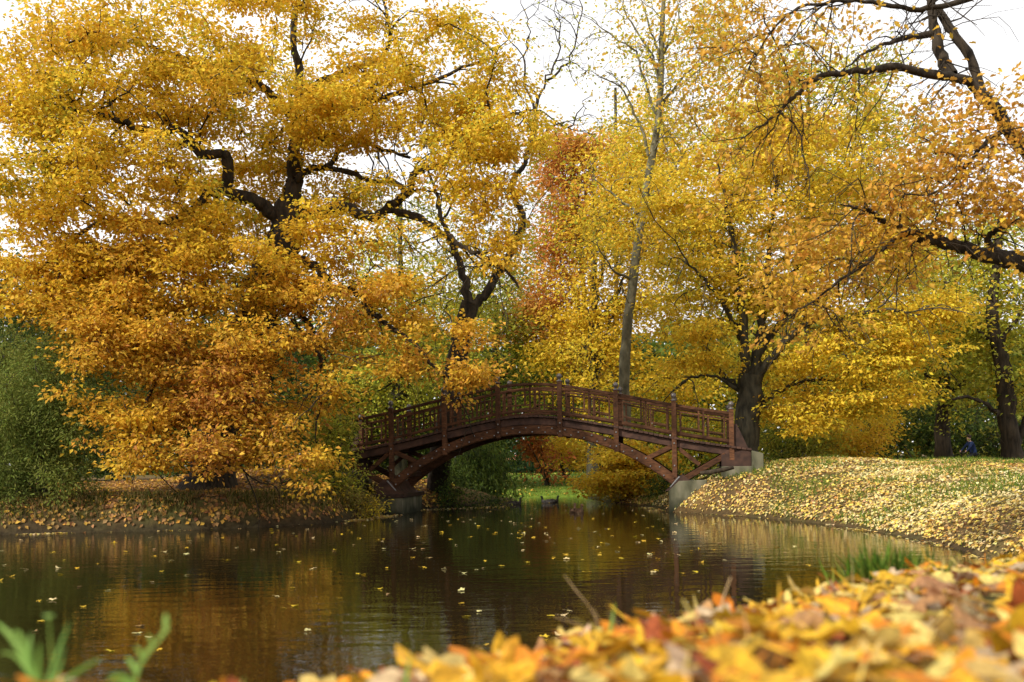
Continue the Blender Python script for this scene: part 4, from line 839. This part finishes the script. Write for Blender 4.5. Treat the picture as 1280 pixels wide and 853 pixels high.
r = empty('flower_stalk', tuple(b+np.array((.012, .02, 0)))); tag(r, 'thin green stalk with a flat yellow green head beside grass blades', 'weed')
tb = Tubes(); q = b+np.array((.010, .02, 0)); tb.add([q, q+np.array((.0, 0, .06)), q+np.array((-.003, 0, .132))], [.002, .0016, .0014], 6); obj('stem', tb.mesh('stem', M_stem), r)
tb = Tubes(); e = q+np.array((-.003, 0, .132)); tb.add([e+np.array((-.008, 0, .001)), e, e+np.array((.008, 0, .001))], [.002, .003, .002], 6); obj('flower_head', tb.mesh('flower_head', M_lgreen), r)
def sprig(name, label, base, top, bend, leaves):
    r = empty(name, tuple(base)); tag(r, label, 'weed'); pts = smooth_line([base, base+np.array(bend), base+np.array(top)], 8)
    tb = Tubes(); tb.add(pts, np.linspace(.0022, .0012, len(pts)), 6); obj('stem', tb.mesh('stem', M_stem), r)
    for k, (t, ang, L) in enumerate(leaves):
        p = pts[int(t*(len(pts)-1))]; d = np.array((math.sin(ang), random.uniform(-.3, .3), math.cos(ang)))*L
        obj('leaf', blade_mesh('leaf', p, p+d*.5+np.array((0, 0, .012)), p+d, L*.13, M_lgreen), r)
sprig('weed_sprig', 'single leafy green weed sprig rising before the dark water', P(165, 880, 1.6), (.058, .01, .118), (.015, 0, .06), [(.3, -1.2, .045), (.42, -.7, .035), (.5, .5, .03), (.6, -.5, .028), (.68, .7, .026), (.78, -.5, .022), (.86, .8, .022), (.97, .05, .032), (.2, -1.3, .05), (.35, .3, .03)])
for (x, y, h) in [(-.27, 1.62, .10), (-.19, 1.7, .12), (-.42, 1.5, .12), (.22, 2.3, .12)]:
    tuft('green_shoot', 'short lone green shoot at the water edge between leaves', gb(x, y), [(.012, h+.05, 0, -.01, h*.6, .006), (-.02, h*.7, 0, -.01, h*.4, .005)], M_lgreen, group='lone green shoots')
# rounded tuft on the shore and a few more on the leafy slope
def round_tuft(x, y, hgt, rad, n, label, nm='grass_clump', grp=None):
    b = gb(x, y); C = b+np.stack([rng.normal(0, rad*.35, n), rng.normal(0, rad*.35, n), np.zeros(n)-.02], -1); ax = rng.normal(0, .5, (n, 3)); ax[:, 2] = 1
    V, fl, sz, vp = leaf_geo(C, hgt*rng.uniform(.6, 1.2, n), np.full(n, .009), ax, rng.normal(0, 1, (n, 3)), .1)
    o = obj(nm, mesh_from(nm, V, fl, sz, M_grass, np.repeat(pick_colors(n, GG, [.5, .35, .15]), vp, 0))); tag(o, label, 'grass', grp)
round_tuft(1.66, 4.4, .25, .2, 340, 'rounded green grass clump on the shore beside the leaf carpet')
round_tuft(3.15, 6.4, .20, .2, 200, 'small bright grass clump higher up the leaf carpet slope')
for (bx_, by_, pts, r_) in [(.24, 2.75, [(0, 0, 0), (-.02, 0, .10), (-.07, 0, .17), (-.10, .02, .21)], .0035), (.23, 2.75, [(0, 0, 0), (-.04, 0, .07), (-.12, 0, .10)], .003), (.27, 2.8, [(0, 0, 0), (-.02, 0, .06), (-.05, 0, .12)], .0025), (.55, 2.7, [(0, 0, 0), (.01, 0, .08), (.035, 0, .15)], .006), (1.05, 3.1, [(0, 0, 0), (.0, 0, .1), (-.005, 0, .22)], .002)]:
    b = gb(bx_, by_)+np.array((0, 0, .05)); tb = Tubes(); p = smooth_line([b+np.array(q) for q in pts], 4); tb.add(p, np.linspace(r_*.55, r_*.3, len(p)), 5)
    tag(obj('dry_stalk', tb.mesh('dry_stalk', M_dry)), 'thin dry bent stalk sticking up out of the leaf carpet', 'stalk', 'dry stalks in the leaf carpet')
# twigs standing in the water by the far right shore line
# ------------------------------------------------------------------ ducks
M_dk = {'brown': noisy('duck_brown', (.10, .055, .03), (.24, .14, .08), 18, .8, .2), 'dark': noisy('duck_dark', (.02, .018, .016), (.07, .06, .05), 18, .8, .2), 'grey': noisy('duck_grey', (.10, .09, .08), (.22, .20, .18), 18, .8, .2)}
M_beak = noisy('beak', (.30, .16, .03), (.42, .24, .05), 20, .5, .1); M_head = noisy('duck_head', (.012, .025, .016), (.05, .06, .04), 14, .5, .1)
def duck(loc, rz, kind, label):
    R = Matrix.Rotation(rz, 4, 'Z'); r = empty('duck', loc); tag(r, label, 'duck')
    def T(v): return tuple((R @ Vector(v))+Vector(loc))
    # body: one continuous skin from tail over breast, neck and head
    prof = [(-.29, .10, .012, .010), (-.24, .085, .05, .035), (-.15, .06, .10, .075), (-.02, .05, .125, .095), (.10, .06, .105, .09), (.16, .10, .06, .07), (.18, .16, .036, .04), (.185, .21, .034, .034), (.195, .25, .046, .042), (.215, .275, .042, .036), (.245, .27, .02, .018)]
    V = []; n = 10
    for i, (x, z, ry, rz_) in enumerate(prof):
        j0 = prof[max(0, i-1)]; j1 = prof[min(len(prof)-1, i+1)]; dx, dz = j1[0]-j0[0], j1[1]-j0[1]; m = math.hypot(dx, dz); ux, uz = -dz/m, dx/m
        for k in range(n):
            a = k*2*math.pi/n; V.append(T((x+ux*rz_*math.sin(a), ry*math.cos(a), z+uz*rz_*math.sin(a))))
    Fs = [(i*n+k, i*n+(k+1) % n, (i+1)*n+(k+1) % n, (i+1)*n+k) for i in range(len(prof)-1) for k in range(n)]+[tuple(range(n))[::-1], tuple((len(prof)-1)*n+k for k in range(n))]
    me = py_mesh('body', V, Fs, M_dk[kind], True); me.materials.append(M_head if kind != 'brown' else M_dk['brown'])
    for p in me.polygons:
        if p.index >= 6*n and p.index < 10*n: p.material_index = 1
    obj('body', me, r)
    V = [T(v) for v in [(.24, -.016, .275), (.24, .016, .275), (.24, .016, .255), (.24, -.016, .255), (.295, -.012, .258), (.295, .012, .258), (.295, .012, .25), (.295, -.012, .25)]]
    obj('beak', py_mesh('beak', V, BOXF, M_beak), r)
    for s in (-1, 1):
        V = []; 
        for i, (x, z, w_) in enumerate([(.10, .11, .03), (0, .125, .05), (-.12, .12, .045), (-.25, .125, .012)]):
            for y, dz in ((.075, w_), (.118-.02*i, 0), (.10-.015*i, -w_)): V.append(T((x, s*y, z+dz)))
        Fs = [(3*i+k, 3*i+k+1, 3*i+4+k, 3*i+3+k) for i in range(3) for k in (0, 1)]; obj('wing', py_mesh('wing', V, Fs, M_dk[kind], True), r)
for (px_, py_, rz, kd, lb) in [(684, 629, 2.9, 'grey', 'grey duck swimming out in front of the far lawn shore'), (691, 628.5, .2, 'dark', 'dark duck swimming beside the grey duck near the far shore'), (717, 640.5, 1.3, 'brown', 'reddish brown duck swimming nearest the bridge arch'), (724, 641, -1.2, 'brown', 'second reddish brown duck turned away beside the other'), (644, 630, .1, 'dark', 'dark duck at the water edge by the weeping shrub')]:
    g = G(px_, py_); g[2] = -.035
    if float(sdist(np.array([g[0]]), np.array([g[1]]))[0]) > -.3: g = g*np.array((.985, .985, 1)); 
    duck(tuple(g), rz, kd, lb)

# ------------------------------------------------------------------ far lawn furniture and the cyclist
M_par = noisy('parasol_cloth', (.62, .16, .12), (.74, .26, .20), 5, .8, .1); M_pole = noisy('painted_metal', (.45, .44, .42), (.6, .6, .58), 9, .5, .1)
Yp = 66.; c = P(645, 574, Yp); gz = float(H(np.array([c[0]]), np.array([Yp]))[0]); r = empty('parasol', (c[0], Yp, gz)); tag(r, 'faded red garden parasol among the shrubs beyond the lawn', 'parasol')
top = P(648, 569, Yp)[2]
V = [(c[0], Yp, top)]; n = 8
for rr, dz in ((.55, -.16), (1.05, -.36), (1.06, -.46)):
    for k in range(n): a = (k+.5)*2*math.pi/n; V.append((c[0]+rr*math.cos(a), Yp+rr*math.sin(a), top+dz))
Fs = [(0, 1+k, 1+(k+1) % n) for k in range(n)]+[(1+i*n+k, 1+(i+1)*n+k, 1+(i+1)*n+(k+1) % n, 1+i*n+(k+1) % n) for i in range(2) for k in range(n)]
obj('canopy', py_mesh('canopy', V, Fs, M_par), r)
tb = Tubes(); tb.add([(c[0], Yp, gz), (c[0], Yp, (gz+top)/2), (c[0], Yp, top+.05)], [.03, .03, .03], 8); obj('pole', tb.mesh('pole', M_pole), r)
lathe('finial', [(.03, 0), (.07, .05), (.06, .13), (.02, .17)], (c[0], Yp, top+.02), M_pole, r)
fr = empty('low_fence', tuple(P(712, 598, 60.))); tag(fr, 'low dark rail fence at the top of the far lawn', 'fence')
for px_ in (698, 707, 716, 725):
    p = P(px_, 598, 60.); g0 = float(H(np.array([p[0]]), np.array([60.]))[0]); tb = Tubes(); tb.add([(p[0], 60, g0-.1), (p[0], 60, g0+.3), (p[0], 60, g0+.62)], [.035]*3, 6); obj('fence_post', tb.mesh('fence_post', M_wooddk), fr)
for h_ in (.3, .55):
    a, b2 = P(694, 598, 60.), P(730, 598, 60.); ga, gb2 = float(H(np.array([a[0]]), np.array([60.]))[0]), float(H(np.array([b2[0]]), np.array([60.]))[0])
    tb = Tubes(); tb.add([(a[0], 59.97, ga+h_), ((a[0]+b2[0])/2, 59.97, (ga+gb2)/2+h_), (b2[0], 59.97, gb2+h_)], [.028]*3, 6); obj('fence_rail', tb.mesh('fence_rail', M_wooddk), fr)

M_black = noisy('black_rubber', (.012, .012, .012), (.03, .03, .03), 20, .7, .1); M_skin = noisy('skin', (.45, .26, .18), (.52, .31, .22), 8, .6, .05)
M_blue = noisy('blue_jacket', (.012, .022, .075), (.025, .05, .15), 9, .8, .3); M_jean = noisy('dark_trousers', (.012, .013, .018), (.03, .032, .04), 12, .85, .3); M_hair = noisy('hair', (.02, .014, .01), (.05, .03, .02), 20, .7, .2)
Yc = 45.; xc = P(1212, 560, Yc)[0]; gz = float(H(np.array([xc]), np.array([Yc]))[0])
def cw(x, y, z): return (xc+x, Yc+y, gz+z)
bk = empty('bicycle', cw(0, 0, 0)); tag(bk, 'bicycle ridden past the trees beyond the leafy bank', 'bicycle')
for wx in (-.52, .50):
    V = []; Fs = []; n, m = 28, 6
    def torus(R, r):
        V, Fs = [], []
        for i in range(n):
            a = i*2*math.pi/n
            for k in range(m): b = k*2*math.pi/m; V.append(cw(wx+(R+r*math.cos(b))*math.cos(a), r*math.sin(b), .345+(R+r*math.cos(b))*math.sin(a)))
        for i in range(n):
            for k in range(m): Fs.append((i*m+k, ((i+1) % n)*m+k, ((i+1) % n)*m+(k+1) % m, i*m+(k+1) % m))
        return V, Fs
    wh = obj('wheel', py_mesh('wheel', *torus(.325, .02), M_black, True), bk)
    ri = obj('rim', py_mesh('rim', *torus(.298, .012), M_steel, True)); ri.parent = wh
    sp = Tubes()
    for i in range(12): a = i*math.pi/6; sp.add([cw(wx, 0, .345), cw(wx+.15*math.cos(a), 0, .345+.15*math.sin(a)), cw(wx+.29*math.cos(a), 0, .345+.29*math.sin(a))], [.003]*3, 3)
    s_ = obj('spokes', sp.mesh('spokes', M_steel)); s_.parent = wh
    fd = Tubes(); fd.add([cw(wx+.365*math.cos(a), 0, .345+.365*math.sin(a)) for a in np.linspace(.4, 2.6, 12)], [.018]*12, 5); obj('mudguard', fd.mesh('mudguard', M_pole), bk)
fr = Tubes()
for q in [[(.50, 0, .345), (.2, 0, .33), (-.02, 0, .31)], [(-.02, 0, .31), (.1, 0, .6), (.2, 0, .86)], [(-.02, 0, .31), (-.2, 0, .55), (-.34, 0, .80)], [(.17, 0, .78), (-.1, 0, .80), (-.33, 0, .83)], [(.50, 0, .345), (.33, 0, .56), (.17, 0, .78)], [(-.52, 0, .345), (-.43, 0, .62), (-.34, 0, .95)], [(-.34, 0, .95), (-.37, 0, 1.0), (-.37, .0, 1.02)]]: fr.add([cw(*v) for v in q], [.017]*3, 6)
obj('frame', fr.mesh('frame', M_black), bk)
hb = Tubes(); hb.add([cw(-.30, -.27, 1.04), cw(-.38, -.12, 1.03), cw(-.38, .12, 1.03), cw(-.30, .27, 1.04)], [.014]*4, 6); obj('handlebar', hb.mesh('handlebar', M_steel), bk)
sd_ = Tubes(); sd_.add([cw(.08, 0, .92), cw(.18, 0, .93), cw(.27, 0, .94), cw(.34, 0, .95)], [.03, .06, .085, .05], 8); obj('saddle', sd_.mesh('saddle', M_black), bk)
# rider: skeleton with radii, skinned into one body
J = [('pelvis', (.20, 0, 1.0), .145, None), ('belly', (.14, 0, 1.16), .14, 0), ('chest', (.05, 0, 1.36), .165, 1), ('neck', (-.02, 0, 1.54), .06, 2), ('headb', (-.04, 0, 1.63), .095, 3), ('headt', (-.05, 0, 1.76), .085, 4)]
for sgn in (-1, 1):
    b0 = len(J); J += [('sh', (.02, sgn*.19, 1.45), .075, 2), ('el', (-.14, sgn*.27, 1.22), .05, b0), ('wr', (-.29, sgn*.27, 1.08), .036, b0+1), ('ha', (-.33, sgn*.26, 1.05), .034, b0+2)]
    b1 = len(J); kn = (-.16, sgn*.11, .84) if sgn < 0 else (-.10, sgn*.11, .62); an = (-.02, sgn*.11, .48) if sgn < 0 else (.02, sgn*.11, .20)
    J += [('hip', (.18, sgn*.10, .96), .105, 0), ('kn', kn, .068, b1), ('an', an, .045, b1+1), ('to', (an[0]-.15, an[1], an[2]-.06), .032, b1+2)]
me = bpy.data.meshes.new('rider'); me.from_pydata([cw(*j[1]) for j in J], [(i, j[3]) for i, j in enumerate(J) if j[3] is not None], []); me.update()
tmp = link(bpy.data.objects.new('tmp_rider', me)); tmp.modifiers.new('skin', 'SKIN'); sk = me.skin_vertices[0].data
for i, j in enumerate(J): sk[i].radius = (j[2], j[2])
sk[0].use_root = True; ss_ = tmp.modifiers.new('sub', 'SUBSURF'); ss_.levels = 2
dg = bpy.context.evaluated_depsgraph_get(); bm_ = bpy.data.meshes.new_from_object(tmp.evaluated_get(dg)); bpy.data.objects.remove(tmp)
pr = empty('person', cw(0, 0, 0)); tag(pr, 'person in dark blue jacket riding a bicycle behind the leafy bank', 'person')
bm_.materials.clear()
for m_ in (M_blue, M_jean, M_skin, M_black): bm_.materials.append(m_)
for p in bm_.polygons:
    v = Vector((0, 0, 0))
    for q in p.vertices: v += bm_.vertices[q].co
    v = v/len(p.vertices)-Vector(cw(0, 0, 0)); p.use_smooth = True
    p.material_index = 2 if v.z > 1.52 or (v.x < -.28 and v.z > .95) else (0 if v.z > 1.02 else (3 if (v.z < .22 or (v.z < .47 and v.y < 0)) else 1))
bm_.name = 'body'; obj('body', bm_, pr)
lathe('hair', [(.09, -.02), (.105, .03), (.10, .09), (.06, .14), (.01, .155)], cw(-.02, 0, 1.70), M_hair, pr)
